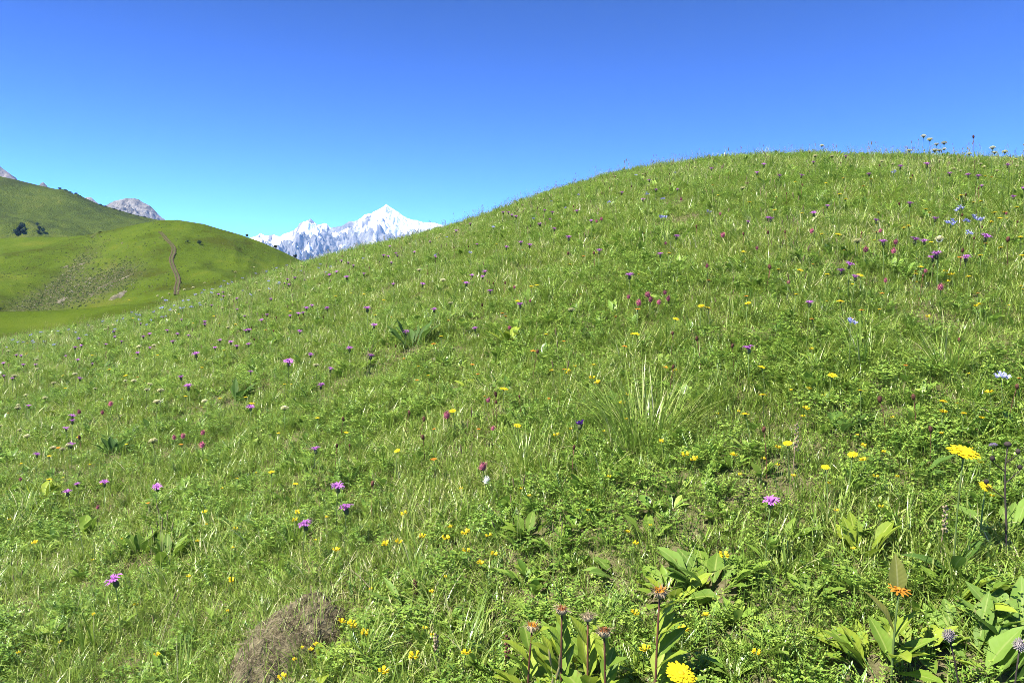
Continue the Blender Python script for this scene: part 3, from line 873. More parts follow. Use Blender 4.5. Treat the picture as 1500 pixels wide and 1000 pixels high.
def sample(density, rmin=1.05, extra=4.0):
    """points over the part of the hill the view takes in, thinning with distance"""
    rmax = 21.0
    edges = np.geomspace(rmin, rmax, 60); out = []
    for a, b in zip(edges[:-1], edges[1:]):
        half = R(float(np.interp(b, [3.0, 9.0], [56, 41])))
        area = half * (b * b - a * a)
        n = int(area * density((a + b) / 2) + 0.5)
        r = np.sqrt(rng.uniform(a * a, b * b, n)); th = rng.uniform(-half, half, n)
        out.append(np.stack([r * np.sin(th), r * np.cos(th)], 1))
    p = np.concatenate(out)
    u = p[:, 0] / p[:, 1]; yc = np.interp(u, GU, GYC)
    p = p[p[:, 1] < yc + extra]
    return p
def on_mound(x, y, grow=1.0):
    dx, dy = x - MOUND[0], y - MOUND[1]
    a = math.radians(28); q = dx * math.cos(a) + dy * math.sin(a); w = -dx * math.sin(a) + dy * math.cos(a)
    return np.exp(-((q / (0.165 * grow)) ** 2 + (w / (0.135 * grow)) ** 2) ** 1.5)
# spots where big-leaved plants crowd the turf out: photo pixel of the base, radius in metres
PLANT_SPOTS = [(hit_ground(a, b), r) for a, b, r in ((246, 828, .15), (205, 812, .09), (1040, 864, .12), (985, 882, .08), (1262, 820, .06), (1285, 982, .08), (1430, 995, .13), (1495, 950, .10), (1400, 886, .07), (1345, 957, .07),
               (830, 982, .08), (880, 990, .07), (790, 990, .05), (1335, 700, .06), (1228, 636, .06), (605, 510, .10), (345, 590, .07), (165, 666, .06), (120, 788, .05), (60, 733, .05), (905, 848, .04), (510, 702, .04))]
def crowded(x, y):
    c = np.zeros_like(x)
    for (px_, py_, _), r_ in PLANT_SPOTS: c = np.maximum(c, np.exp(-(np.hypot(x - px_, y - py_) / r_) ** 4))
    return c
def split_weights(idx_w, n):
    idx, w = zip(*idx_w); w = np.array(w, float); w /= w.sum()
    return rng.choice(np.array(idx), size=n, p=w)

def patches(x, y):
    return fbm(x * 0.55 + 3.1, y * 0.55, 3) , fbm(x * 1.9 + 9.0, y * 1.9 + 4.0, 3)

# grass
p = sample(lambda r: 1350 if r < 3.2 else (1350 * (3.2 / r) ** 1.15))
keep = (rng.random(len(p)) > 1.05 * on_mound(p[:, 0], p[:, 1], 0.9)) & (rng.random(len(p)) > 0.8 * crowded(p[:, 0], p[:, 1]))
p = p[keep]; big, fine = patches(p[:, 0], p[:, 1]); r = np.hypot(p[:, 0], p[:, 1]); n = len(p)
which = split_weights([(0, 3), (1, 3), (2, 3), (3, 3), (4, 2.2), (5, 2.2), (6, 2.2), (7, 2.2), (8, .45), (9, .45), (10, .8), (11, .8)], n)
sc = rng.uniform(0.75, 1.2, n) * (1 + 0.42 * np.clip(fine, -0.9, 0.9) + 0.15 * big) * np.interp(r, [1, 3, 8, 16], [0.75, 0.88, 1.02, 1.12])
size = np.stack([sc, sc, sc * rng.uniform(0.75, 1.15, n)], 1)
yc_ = np.interp(p[:, 0] / p[:, 1], GU, GYC)
patch = 0.04 + 0.16 * big + 0.10 * fine + rng.normal(0, 0.05, n) + 0.10 * np.clip((p[:, 1] / yc_ - 0.45) / 0.55, 0, 1)
sow('meadow_grass', np.column_stack([p, ground(p[:, 0], p[:, 1])]), which, size, patch, clumps, 0.16, 'short green and straw-tinged grass covering the whole hillside')

# low leafy herbs between the grass
p = sample(lambda r: 640 if r < 3.2 else (640 * (3.2 / r) ** 1.25))
big, fine = patches(p[:, 0] + 20, p[:, 1] - 7)
keep = (rng.random(len(p)) < np.clip(0.55 + 0.9 * fine + 0.4 * big, 0.08, 1)) & (rng.random(len(p)) > 1.2 * on_mound(p[:, 0], p[:, 1])) & (rng.random(len(p)) > 0.7 * crowded(p[:, 0], p[:, 1]))
p = p[keep]; big, fine = big[keep], fine[keep]; n = len(p); r = np.hypot(p[:, 0], p[:, 1])
which = split_weights([(0, 3), (1, 3), (2, 3), (3, 3), (4, 1), (5, 1), (6, 1.1), (7, 1.1), (8, 1.6), (9, 1.6), (10, 1.6)], n)
sc = rng.uniform(0.65, 1.3, n) * np.interp(r, [1, 3, 8, 16], [0.8, 0.9, 1.15, 1.4])
sow('low_herb_leaves', np.column_stack([p, ground(p[:, 0], p[:, 1]) + 0.004]), which, np.stack([sc, sc, sc], 1), 0.10 + 0.15 * big + rng.normal(0, 0.09, n), herbs, 0.12,
    'low clover, vetch and plantain leaves growing through the grass')

# flowering grass stalks, thickest along the crest
p = sample(lambda r: 8 if r < 4 else (12 if r < 7 else 19))
u = p[:, 0] / p[:, 1]; yc = np.interp(u, GU, GYC); near = p[:, 1] / yc
big, fine = patches(p[:, 0] - 11, p[:, 1] + 5)
keep = rng.random(len(p)) < np.clip(0.35 + 0.5 * big + 0.8 * np.clip(near - 0.5, 0, 1), 0.05, 1) * np.where(p[:, 1] < 2.0, 0.4, 1)
p = p[keep]; n = len(p); big = big[keep]
sc = rng.uniform(0.55, 1.0, n) * np.where(near[keep] > 0.75, 0.72, 1.0)
sow('flowering_grass_stalks', np.column_stack([p, ground(p[:, 0], p[:, 1])]), rng.integers(0, 6, n), np.stack([sc, sc, sc], 1), 0.15 * big, stalks, 0.10,
    'thin flowering grass stalks with brownish seed heads')
# ------------------------------------------------------------------ materials of flowers and larger plants
M_PURPLE = simple_mat('knapweed_petal', (0.38, 0.14, 0.41), 0.6, 0.2, 0.25, 0.16, 40)
M_VIOLET = simple_mat('violet_petal', (0.20, 0.055, 0.42), 0.6, 0.2, 0.2, 0.12)
M_YELLOW = simple_mat('yellow_petal', (0.60, 0.455, 0.012), 0.55, 0.25, 0.22, 0.10)
M_YELLOWC = simple_mat('yellow_disc', (0.62, 0.42, 0.01), 0.7, 0.2, 0.1, 0.15, 300)
M_ORANGE = simple_mat('orange_petal', (0.55, 0.24, 0.025), 0.6, 0.2, 0.2, 0.15)
M_RUST = simple_mat('rusty_florets', (0.22, 0.085, 0.030), 0.8, 0.15, 0.1, 0.2, 200)
M_CREAM = simple_mat('cream_floret', (0.62, 0.60, 0.34), 0.6, 0.2, 0.2, 0.10, 120)
M_BLUE = simple_mat('blue_petal', (0.34, 0.35, 0.62), 0.6, 0.2, 0.25, 0.14)
M_PINK = simple_mat('clover_floret', (0.34, 0.10, 0.14), 0.7, 0.15, 0.15, 0.26, 220)
M_WHITE = simple_mat('white_floret', (0.78, 0.78, 0.70), 0.6, 0.2, 0.2, 0.08)
M_BROWN = simple_mat('brown_seed_head', (0.095, 0.040, 0.026), 0.8, 0.15, 0.0, 0.25, 150)
M_GREYHEAD = simple_mat('grey_seed_head', (0.25, 0.22, 0.21), 0.8, 0.15, 0.1, 0.2, 250)
M_STEM = simple_mat('green_stem', (0.13, 0.19, 0.05), 0.6, 0.25, 0.1, 0.2, 20)
M_REDSTEM = simple_mat('reddish_stem', (0.13, 0.055, 0.035), 0.65, 0.2, 0.0, 0.25, 20)
M_DARKSTEM = simple_mat('dead_dark_stem', (0.045, 0.035, 0.030), 0.8, 0.15, 0.0, 0.25, 20)
M_INVOL = simple_mat('green_bracts', (0.085, 0.105, 0.035), 0.7, 0.2, 0.0, 0.2, 100)
M_DRYBRACT = simple_mat('dry_bracts', (0.30, 0.235, 0.14), 0.75, 0.2, 0.1, 0.25, 90)

def mat_broad(name, deep, light, vein):
    t = NT(name); t.set(0.58, 0.22)
    s = t.attr('s').outputs['Fac']; f = t.attr('t').outputs['Fac']
    tc = t.new('ShaderNodeTexCoord')
    n = t.noise(22, 5, 0.65, tc.outputs['Object'])
    v = t.math('ADD', t.math('MULTIPLY', n.outputs[0], 0.75), t.math('SUBTRACT', t.attr('tint').outputs['Fac'], 0.38))
    c = t.ramp(v, [(0.15, deep), (0.85, light)]).outputs[0]
    mid = t.ramp(s, [(0.03, (1, 1, 1)), (0.14, (0, 0, 0))]).outputs[0]
    w = t.math('SINE', t.math('MULTIPLY', t.math('SUBTRACT', f, t.math('MULTIPLY', s, 0.13)), 62.0))
    side = t.math('MULTIPLY', t.ramp(w, [(0.86, (0, 0, 0)), (0.99, (1, 1, 1))]).outputs[0], 0.10)
    c = t.mix(t.math('MAXIMUM', t.math('MULTIPLY', mid, 0.8), side), c, vein)
    spots = t.noise(90, 3, 0.6, tc.outputs['Object'])
    c = t.mix(t.ramp(spots.outputs[0], [(0.66, (0, 0, 0)), (0.73, (0.7, 0.7, 0.7))]).outputs[0], c, (0.20, 0.13, 0.05))
    edge = t.math('MULTIPLY', t.ramp(s, [(0.72, (0, 0, 0)), (0.98, (1, 1, 1))]).outputs[0], t.ramp(n.outputs[0], [(0.52, (0, 0, 0)), (0.66, (0.8, 0.8, 0.8))]).outputs[0])
    c = t.mix(edge, c, (0.17, 0.115, 0.04))
    t.color(c); t.translucent(c, 0.34)
    # insect-eaten holes
    hole = t.noise(34, 1, 0.4, tc.outputs['Object'])
    hf = t.ramp(hole.outputs[0], [(0.725, (0, 0, 0)), (0.73, (1, 1, 1))]).outputs[0]
    tr = t.new('ShaderNodeBsdfTransparent'); mx = t.new('ShaderNodeMixShader')
    t.link(hf, mx.inputs[0]); t.link(t.out.inputs['Surface'].links[0].from_socket, mx.inputs[1]); t.link(tr.outputs[0], mx.inputs[2]); t.link(mx.outputs[0], t.out.inputs['Surface'])
    t.bump(t.math('ADD', w, t.math('MULTIPLY', n.outputs[0], 2.0)), 0.10, 0.001)
    return t.m
M_LEAF = mat_broad('broad_leaf', (0.095, 0.171, 0.020), (0.214, 0.321, 0.036), (0.281, 0.342, 0.079))
M_LIMELEAF = mat_broad('lime_leaf', (0.168, 0.241, 0.021), (0.317, 0.398, 0.041), (0.356, 0.398, 0.092))
M_DARKLEAF = mat_broad('dark_leaf', (0.048, 0.106, 0.019), (0.110, 0.202, 0.032), (0.134, 0.211, 0.064))
M_GREYLEAF = mat_broad('downy_leaf', (0.106, 0.187, 0.030), (0.197, 0.314, 0.053), (0.267, 0.345, 0.093))
M_YELLOWING = mat_broad('yellowing_leaf', (0.130, 0.150, 0.026), (0.235, 0.225, 0.045), (0.26, 0.26, 0.10))

def solo(name, build, mats):
    mb = MB(); build(mb); return mb.mesh(name, mats)

rf = random.Random(21)
def stem_path(h, bend, az=0.0, n=5):
    return [(math.cos(az) * bend * (k / (n - 1)) ** 2, math.sin(az) * bend * (k / (n - 1)) ** 2, h * k / (n - 1) - (0.01 if k == 0 else 0)) for k in range(n)]

# Each kind of flower is a small kit: list of (part name, mesh, is_many_pieces); head parts sit on top of the stem at height 1 unit = stem height
def knapweed_head(seed, full=1.0):
    q = random.Random(seed)
    a = solo('involucre', lambda m: m.lathe([(0.0015, -0.016), (0.0065, -0.012), (0.0080, -0.006), (0.0062, 0.0), (0.0055, 0.002)], 8), [M_INVOL])
    def fl(m):
        for k in range(22):
            az = k * 6.283 / 22 + q.uniform(-.15, .15); L = q.uniform(0.017, 0.024) * full; up = q.uniform(0.002, 0.014)
            m.petal((0, 0, 0.001), az, 0.003, L, 0.0046, 0.001, up, tint=q.random(), mid=up * 0.9 + 0.004)
        for k in range(14):
            az = q.random() * 6.283; L = q.uniform(0.004, 0.012); m.petal((0, 0, 0.001), az, 0.001, L, 0.0045, 0.001, q.uniform(0.010, 0.017), tint=q.random())
    return [('involucre', a, False), ('florets', solo('florets', fl, [M_PURPLE]), True)]
def ray_head(seed, rad, n, mats, dome=0.2):
    q = random.Random(seed)
    a = solo('involucre', lambda m: m.lathe([(0.002, -0.45 * rad), (0.28 * rad, -0.30 * rad), (0.30 * rad, -0.06 * rad), (0.2 * rad, 0.0)], 8), [M_INVOL])
    def fl(m):
        for ring, (fr, dz, cnt) in enumerate(((1.0, 0.04, n), (0.78, 0.14, int(n * 0.8)), (0.5, 0.22, int(n * 0.55)))):
            for k in range(cnt):
                az = (k + 0.5 * ring) * 6.283 / cnt + q.uniform(-.08, .08); L = rad * fr * q.uniform(0.88, 1.05)
                m.petal((0, 0, 0), az, 0.08 * rad, L, 0.26 * rad, 0.02 * rad, dz * rad + q.uniform(-.06, .06) * rad, tint=q.random(), mid=dz * rad + 0.06 * rad)
    d = solo('disc', lambda m: m.lathe([(0.25 * rad, 0.02 * rad), (0.24 * rad, 0.16 * rad), (0.13 * rad, 0.25 * rad), (0.01 * rad, 0.27 * rad)], 9), [mats[1]])
    return [('involucre', a, False), ('ray_florets', solo('ray_florets', fl, [mats[0]]), True), ('disc', d, False)]
def dome_head(seed, rad, mat, flat=0.6, n=46, drop=0.0):
    q = random.Random(seed)
    a = solo('receptacle', lambda m: m.lathe([(0.001, -0.5 * rad), (0.35 * rad, -0.25 * rad), (0.5 * rad, 0.0), (0.4 * rad, 0.3 * rad * flat), (0.1 * rad, 0.45 * rad * flat)], 8), [M_INVOL])
    def fl(m):
        for k in range(n):
            z = 1 - (k + 0.5) / n * (1.05 + drop); az = k * 2.39996; rr = math.sqrt(max(0, 1 - z * z))
            c = np.array([rr * math.cos(az) * rad * 0.8, rr * math.sin(az) * rad * 0.8, z * rad * flat])
            s = rad * q.uniform(0.22, 0.34)
            for j in range(3):
                m.petal(c, az + (j - 1) * 1.5 + q.uniform(-.3, .3), 0.0, s, s * 0.9, 0.0, s * (0.25 + 0.5 * z), tint=q.random())
    return [('receptacle', a, False), ('florets', solo('florets', fl, [mat]), True)]
def ball_head(seed, rad, mat, tall=1.1, n=60):
    q = random.Random(seed)
    def fl(m):
        m.lathe([(0.2 * rad, -0.8 * rad * tall), (0.7 * rad, -0.4 * rad * tall), (0.78 * rad, 0.1 * rad * tall), (0.5 * rad, 0.6 * rad * tall), (0.05 * rad, 0.8 * rad * tall)], 8, tint=0.2)
        for k in range(n):
            z = 1 - (k + 0.5) / n * 1.8; az = k * 2.39996; rr = math.sqrt(max(0, 1 - z * z))
            c = np.array([rr * math.cos(az), rr * math.sin(az), z * tall]) * rad * 0.62
            e = np.array([rr * math.cos(az), rr * math.sin(az), z * tall + 0.25]); s = rad * q.uniform(0.45, 0.75)
            side = np.array([-math.sin(az), math.cos(az), 0]) * s * 0.22
            m.add([c - side, c + side, c + e * s + side * .5, c + e * s - side * .5], [(0, 1, 2, 3)], 0, q.random())
    return [('floret_head', solo('floret_head', fl, [mat]), True)]
def withered_head(seed, rad, centre):
    q = random.Random(seed)
    a = solo('dry_involucre', lambda m: m.lathe([(0.002, -0.55 * rad), (0.45 * rad, -0.42 * rad), (0.62 * rad, -0.1 * rad), (0.55 * rad, 0.06 * rad)], 10), [M_DRYBRACT])
    d = solo('disc', lambda m: m.lathe([(0.42 * rad, 0.02 * rad), (0.44 * rad, 0.08 * rad), (0.30 * rad, 0.15 * rad), (0.08 * rad, 0.18 * rad)], 12), [centre])
    def fl(m):
        for k in range(58):
            az = q.random() * 6.283
            m.strip((math.cos(az) * 0.45 * rad, math.sin(az) * 0.45 * rad, 0.02 * rad), az, rad * q.uniform(0.5, 1.1), rad * 0.10, q.uniform(0.3, 1.9), q.uniform(0.3, 1.9), 4, 0, q.random(), q.uniform(-1, 1))
        for k in range(60):
            az = q.random() * 6.283; r0 = 0.5 * rad * math.sqrt(q.random())
            m.strip((math.cos(az) * r0, math.sin(az) * r0, 0.15 * rad), az, rad * q.uniform(0.18, 0.45), rad * 0.08, q.uniform(0, 0.9), 0.6, 2, 1, q.random())
    return [('dry_involucre', a, False), ('disc', d, False), ('withered_florets', solo('withered_florets', fl, [M_DRYBRACT, centre]), True)]
def trefoil_head(seed):
    q = random.Random(seed)
    kit = []
    for k in range(4):
        az = k * 1.571 + q.uniform(-.4, .4)
        def fl(m, az=az):
            c = np.array([math.cos(az) * 0.0045, math.sin(az) * 0.0045, 0.0])
            m.petal(c, az, 0.0, 0.006, 0.009, 0.0, 0.0075, tint=q.random(), mid=0.007)
            m.petal(c, az + 0.35, 0.0, 0.0075, 0.006, 0.0, 0.003, tint=q.random()); m.petal(c, az - 0.35, 0.0, 0.0075, 0.006, 0.0, 0.003, tint=q.random())
        kit.append(('blossom', solo('blossom', fl, [M_YELLOW]), False))
    return kit
def bell_head(seed, mat):
    q = random.Random(seed); kit = []
    for k in range(5):
        az = k * 1.2566 + q.uniform(-.3, .3); c0 = np.array([math.cos(az) * 0.012, math.sin(az) * 0.012, q.uniform(-0.012, 0.014)])
        def fl(m, c0=c0, az=az):
            for j in range(5): m.petal(c0, j * 1.2566 + az, 0.001, 0.0085, 0.006, 0.0, 0.009, tint=q.random(), mid=0.006)
        kit.append(('blossom', solo('blossom', fl, [mat]), False))
    return kit
def burnet_head(seed, mat=None):
    q = random.Random(seed)
    def fl(m):
        m.lathe([(0.0008, -0.011), (0.0055, -0.006), (0.0068, 0.001), (0.0055, 0.008), (0.0015, 0.012)], 8)
        for k in range(24):
            z = q.uniform(-.009, .010); az = q.random() * 6.283; m.strip((math.cos(az) * .005, math.sin(az) * .005, z), az, .004, .002, .9, .2, 2, 0, q.random())
    return [('seed_head', solo('seed_head', fl, [mat or M_BROWN]), True)]
def clock_head(seed, rad, mat):
    q = random.Random(seed)
    def fl(m):
        m.lathe([(0.1 * rad, -0.25 * rad), (0.24 * rad, 0), (0.1 * rad, 0.25 * rad)], 6)
        for k in range(150):
            z = 1 - 2 * (k + .5) / 150; az = k * 2.39996; rr = math.sqrt(1 - z * z); e = np.array([rr * math.cos(az), rr * math.sin(az), z])
            side = np.cross(e, (0.2, 0.3, 1)); side /= np.linalg.norm(side); up = np.cross(e, side); s = rad * .16
            m.add([e * rad * .2, e * rad * .95 + side * .012 * rad, e * rad * .95 - side * .012 * rad], [(0, 1, 2)], 0, .5)
            m.add([e * rad * .95 - side * s, e * rad + up * s, e * rad * .95 + side * s, e * rad - up * s], [(0, 1, 2, 3)], 0, q.random())
    return [('seed_clock', solo('seed_clock', fl, [mat]), True)]

def stem_mesh(h, bend, mat, r=0.0016):
    return solo('stem', lambda m: m.tube(stem_path(h, bend), [r, r * .95, r * .9, r * .85, r * .8], 5), [mat])
def stem_leaf(L, W, mat):
    return solo('leaf', lambda m: m.leaf((0, 0, 0), 0, L, W, 0.7, 0.9, 5, 0, 0.5, 0.3, 0.1, cols=3), [mat])

class Kind:
    def __init__(self, name, cat, desc, group, heads, H, stem_mat, leafy, r=0.0016, bend=0.02):
        self.name, self.cat, self.desc, self.group, self.H = name, cat, desc, group, H
        self.variants = []
        for i, hd in enumerate(heads):
            b = bend * (1 if i % 2 else -0.6)
            self.variants.append((stem_mesh(1.0, 0, stem_mat, 1.0), hd, b, r))
        self.leaf = leafy
        # whole flower as one light mesh for the far ones
        self.far = []
        for i, hd in enumerate(heads):
            mb = MB(); mats = [stem_mat]; mb.tube([(bend * .3, 0, -0.55), (bend * .2, 0, -0.35), (0.0, 0, -0.1), (0, 0, -0.002)], [r] * 4, 3, 0)
            for (_, me, _) in hd:
                mi = len(mats); mats.append(me.materials[0])
                vs = [tuple(v.co) for v in me.vertices]
                mb.add(vs, [tuple(p.vertices) for p in me.polygons], mi)
            self.far.append(mb.mesh(name, mats))
LEAFLET = stem_leaf(0.075, 0.014, M_LEAF)
LEAFLET2 = stem_leaf(0.05, 0.010, M_DARKLEAF)
K = {
 'knap': Kind('knapweed', 'flower', 'purple knapweed flower', 'purple knapweeds on the hillside', [knapweed_head(i) for i in (1, 2, 3)], 0.17, M_STEM, LEAFLET),
 'hawk': Kind('hawkbit', 'flower', 'yellow hawkbit flower', 'yellow hawkbits on the hillside', [ray_head(i, 0.0150, 17, (M_YELLOW, M_YELLOWC)) for i in (4, 5)], 0.12, M_STEM, None),
 'tref': Kind('birdsfoot_trefoil', 'flower', 'yellow trefoil cluster', 'yellow trefoils low in the grass', [trefoil_head(i) for i in (7, 8)], 0.075, M_STEM, None, 0.0011),
 'cream': Kind('cream_scabious', 'flower', 'cream scabious flower', 'cream scabious on the hillside', [dome_head(i, 0.019, M_CREAM) for i in (9, 10)], 0.22, M_STEM, LEAFLET2, 0.0013),
 'clov': Kind('pink_clover', 'flower', 'pink clover head', 'pink clovers on the hillside', [ball_head(i, 0.0135, M_PINK) for i in (11, 12)], 0.10, M_STEM, LEAFLET2),
 'blue': Kind('blue_bellflower', 'flower', 'blue bellflower cluster', 'blue bellflowers on the hillside', [bell_head(i, M_BLUE) for i in (13, 14)], 0.16, M_STEM, LEAFLET2),
 'oran': Kind('orange_hawkbit', 'flower', 'fading orange flower', 'fading orange flowers on the hillside', [ray_head(i, 0.014, 14, (M_ORANGE, M_RUST)) for i in (15, 16)], 0.10, M_STEM, None),
 'brow': Kind('brown_burnet', 'seed head', 'brown burnet head', 'brown burnet heads on the hillside', [burnet_head(i) for i in (17, 18)], 0.13, M_REDSTEM, None, 0.0011),
}

placed = {k: [] for k in K}
_unit_stems = {}
def plant_flower(kind, px, py, scale=1.0, hs=1.0, parts=None, label=None, spin=None):
    """a flower whose head shows at the photo pixel; its stem stands on the meadow below"""
    k = K[kind]; H = k.H * hs * rf.uniform(0.85, 1.15)
    x, y, z = hit_ground(px, py, H + 0.006)
    if y > 17.5: return None
    d = math.hypot(x, y)
    if parts is None: parts = (0.036 * scale * F_PX / d) > 11
    vi = rf.randrange(len(k.variants)); stem_me, heads, b, r = k.variants[vi]
    az = rf.random() * 6.283 if spin is None else spin
    head_tilt = (rf.uniform(-0.1, 0.4), rf.uniform(-0.3, 0.3), az)
    if parts:
        root = bpy.data.objects.new(k.name, None); COL.objects.link(root); root.location = (x, y, z)
        key = (kind, vi, round(H, 2))
        if key not in _unit_stems: _unit_stems[key] = solo('stem', lambda m: m.tube(stem_path(round(H, 2), b, 0), [r * 1.15, r, r * .95, r * .9, r * .85], 5), [k.variants[vi][0].materials[0]])
        st = obj('stem', _unit_stems[key], root); st.rotation_euler = (0, 0, az); st.scale = (1, 1, H / round(H, 2))
        hx, hy = b * math.cos(az), b * math.sin(az)
        hd0 = None
        for i, (nm, me, many) in enumerate(heads):
            o = obj(nm, me, root, (hx, hy, H)); o.rotation_mode = 'ZYX'; o.rotation_euler = head_tilt; o.scale = (scale,) * 3
            if many: o['kind'] = 'stuff'
        if k.leaf is not None:
            for j in range(3):
                f = 0.15 + 0.25 * j
                o = obj('leaf', k.leaf, root, (hx * f * f, hy * f * f, H * f)); o.rotation_euler = (0, 0, az + j * 2.4); s = 1.05 - 0.22 * j; o.scale = (s, s, s)
    else:
        root = bpy.data.objects.new(k.name, k.far[vi]); COL.objects.link(root); root.location = (x, y, z + H)
        root.rotation_mode = 'ZYX'; root.rotation_euler = (rf.uniform(-.05, .22), rf.uniform(-.12, .12), az); root.scale = (scale,) * 3
    root['category'] = k.cat; root['group'] = k.group
    placed[kind].append((px, py, root, label))
    return root

# ------------------------------------------------------------------ flowers seen in the photograph, at the pixel of each head (size factor)
P_KNAP = '''155,504 178,500 253,500 260,489 245,484 219,489 167,485 114,527 52,534 5,532 287,519,1.5 322,498 338,501 347,507 315,509 364,504 364,483 276,566,1.4 265,552 42,594 106,609 106,616 104,651,1.2
97,627 18,554 117,554 54,665 99,720 113,708,.7 153,706,1.1 227,714 367,596 367,544 24,520 34,534 110,509 119,506 422,530,1.4 455,519 484,540 470,564 543,521 512,510 595,486 696,481 459,657 492,714,1.25 439,485
482,403 421,409 432,407 423,417 397,438 320,431 327,428 327,434 310,447 391,461 383,469 457,447 449,451 437,459 444,458 479,451 300,471 300,475 365,483 360,484 206,474 210,493 689,328 668,338 791,328 812,335 833,348,1.3
798,308 809,311 845,309 737,311 745,311 750,315 756,317 763,355 776,359 742,362 710,398 707,405 683,415 718,426 762,446 638,376 630,354 573,385 607,369 562,374 569,375 580,371 571,361 533,401 518,389 510,385
500,382 493,398 483,402 508,406,1.3 576,416 619,416 636,453 538,452,1.3 479,452 548,476 878,367 922,403 967,372 991,346 961,278 951,264 1042,247 911,282 942,292 1109,253 1125,319 1129,320 1192,312 1174,257 1142,257 1119,241 1186,443
1294,354 1344,351,1.3 1441,347,1.3 1375,372,1.3 1366,377 1243,387,1.2 1232,396 1253,405 1415,377 1370,320 1354,353 1358,241,1.3 1476,242 1433,258 1391,254 1333,298 1273,255 1319,244 1239,229 1418,256 1097,510
504,745,1.15 442,768,1.15 174,848,1.25 1123,732,1.05'''
P_HAWK = '''737,567,1.35 627,548,.8 465,610,.8 507,631,.7 580,657,.9 398,690,.9 433,706,.9 666,599 646,491 417,561,.7 408,632,.7 184,549,1.3 160,540 96,567 92,549,.8 57,514 296,537 272,579 322,582,.8 360,580 369,589 72,666 72,700 328,512 135,519
39,517 231,519 40,502 492,433 262,459,1.2 272,460 195,465,1.1 189,439 345,474 389,482 313,462 425,455 283,472 835,386 778,418 787,416 758,439 800,488 728,357 644,347 639,348 562,438 550,460 533,430 590,352 480,366
1098,295,1.3 1165,265 1175,311 1135,306 1089,367 1040,449,1.2 1026,446 1093,442 980,369 1163,429 1170,394 1140,393 1052,285 986,465 1227,342,1.4 1204,341 1324,332 1331,329 1457,310,1.2 1472,309 1465,318 1452,323 1362,310 1356,305 1364,353 1466,361
1436,372 1341,399 1349,389 1419,403 1212,400 1262,401 1236,439 1497,372 1495,345 1230,283 1210,267 1408,285,1.4 1402,291 1426,295 1437,293 1443,257 1480,230 1488,232 1334,260 1239,290 1287,310 1276,261 1490,302 1101,604 760,620
1121,535 1119,575 927,487 936,487 1245,664 1214,682,.8 1156,648 1215,546 1262,569,.8 1382,586 1412,602,.7'''
P_TREF = '''808,541 828,541 842,535 823,545 870,533 862,551,1.2 882,558 967,536 986,541 921,577 910,587 814,636 1081,664 1008,670 1084,692,.7 974,645 1002,664 1272,672,1.2 1269,651 1377,601,1.1 1371,600 1432,609 1455,572 1182,597 1184,568
1134,652 1281,696,.7 59,791,1.1 340,771 333,850 203,886 230,958,.8 300,748 440,746,1.2 429,759 590,751 683,779,1.4 652,787,1.5 674,803,1.2 589,790,1.4 572,792,1.2 502,802,1.2 614,783 707,781 507,907 513,913 521,908 538,925,1.6 600,953,1.5
712,820 731,811 678,948 632,867,.8 555,980,1.2 425,987,1.2 928,899 1000,915,1.2 1039,900,.8 942,943 1063,808 846,970 1385,396,1.3 1390,401,1.3 1395,400 1389,410 1435,444 1430,446 1360,462 1115,950,.8 1250,800,.6'''
P_CREAM = '''463,534 417,597 204,507 21,550,1.2 54,540 54,526 196,557 215,570 235,571,1.2 230,588,1.1 224,645,1.2 26,597,1.2 66,582 12,514 110,547 483,422 380,425 326,451 334,479 614,395 649,410 660,443 837,453 1088,275 1186,222 1194,228
1256,352 1376,349 1204,213 1219,229 1353,199 1362,204 1372,211 1383,209 1383,218 1376,220 1369,220 1332,220 1420,225 1457,223 1454,216 1472,222 231,433 248,430 262,426 238,436 270,424 283,421 300,414 345,398 372,391'''
P_CLOV = '''658,606,1.1 712,681,1.15 715,584,.8 722,625,.7 116,602 150,603 162,590,1.2 255,639 268,637 297,632 296,650 955,430 974,427 979,436 932,442 953,437 965,441 874,323 881,320 1059,343 1268,364 1379,419 1312,353 1309,366 1189,337 30,700,.7 143,741,.7'''
P_BLUE = '''243,441,1.4 237,452,1.5 276,440 279,450 249,453 193,457 323,419 334,415 328,412 311,424 296,428 299,425 171,469 200,460 375,401 689,369 974,320,1.4 1039,309 971,292 948,283 892,295 1402,305,1.4 1392,324,1.5 1439,319,1.5 1416,322 1420,340 1245,473,1.3 1471,553,1.2
1309,251 18,497 60,487 85,485 100,482 130,476 45,490 150,470 180,466 205,461 225,456 255,447 268,440 286,432 310,428 340,413 355,408 390,397 405,393 420,389 446,379 465,374 480,369'''
P_ORAN = '''638,669 635,502 700,546 692,532 265,649 321,473 855,374 657,468 736,457 741,462 781,512 1039,409 1093,432 934,451 1194,465 1262,452 1444,355 1284,338 1407,375 1235,260 1265,271 1452,258 915,505 85,654'''
P_BROW = '''499,612,1.1 614,612 622,637 593,602 544,707 490,652 722,576 116,639,1.2 832,370 870,369 740,413 1128,390 1089,341 1125,339 1477,349,1.2 1410,365 1127,389 1075,504 1027,494 781,513 1343,579 1426,199 900,258 1299,583'''
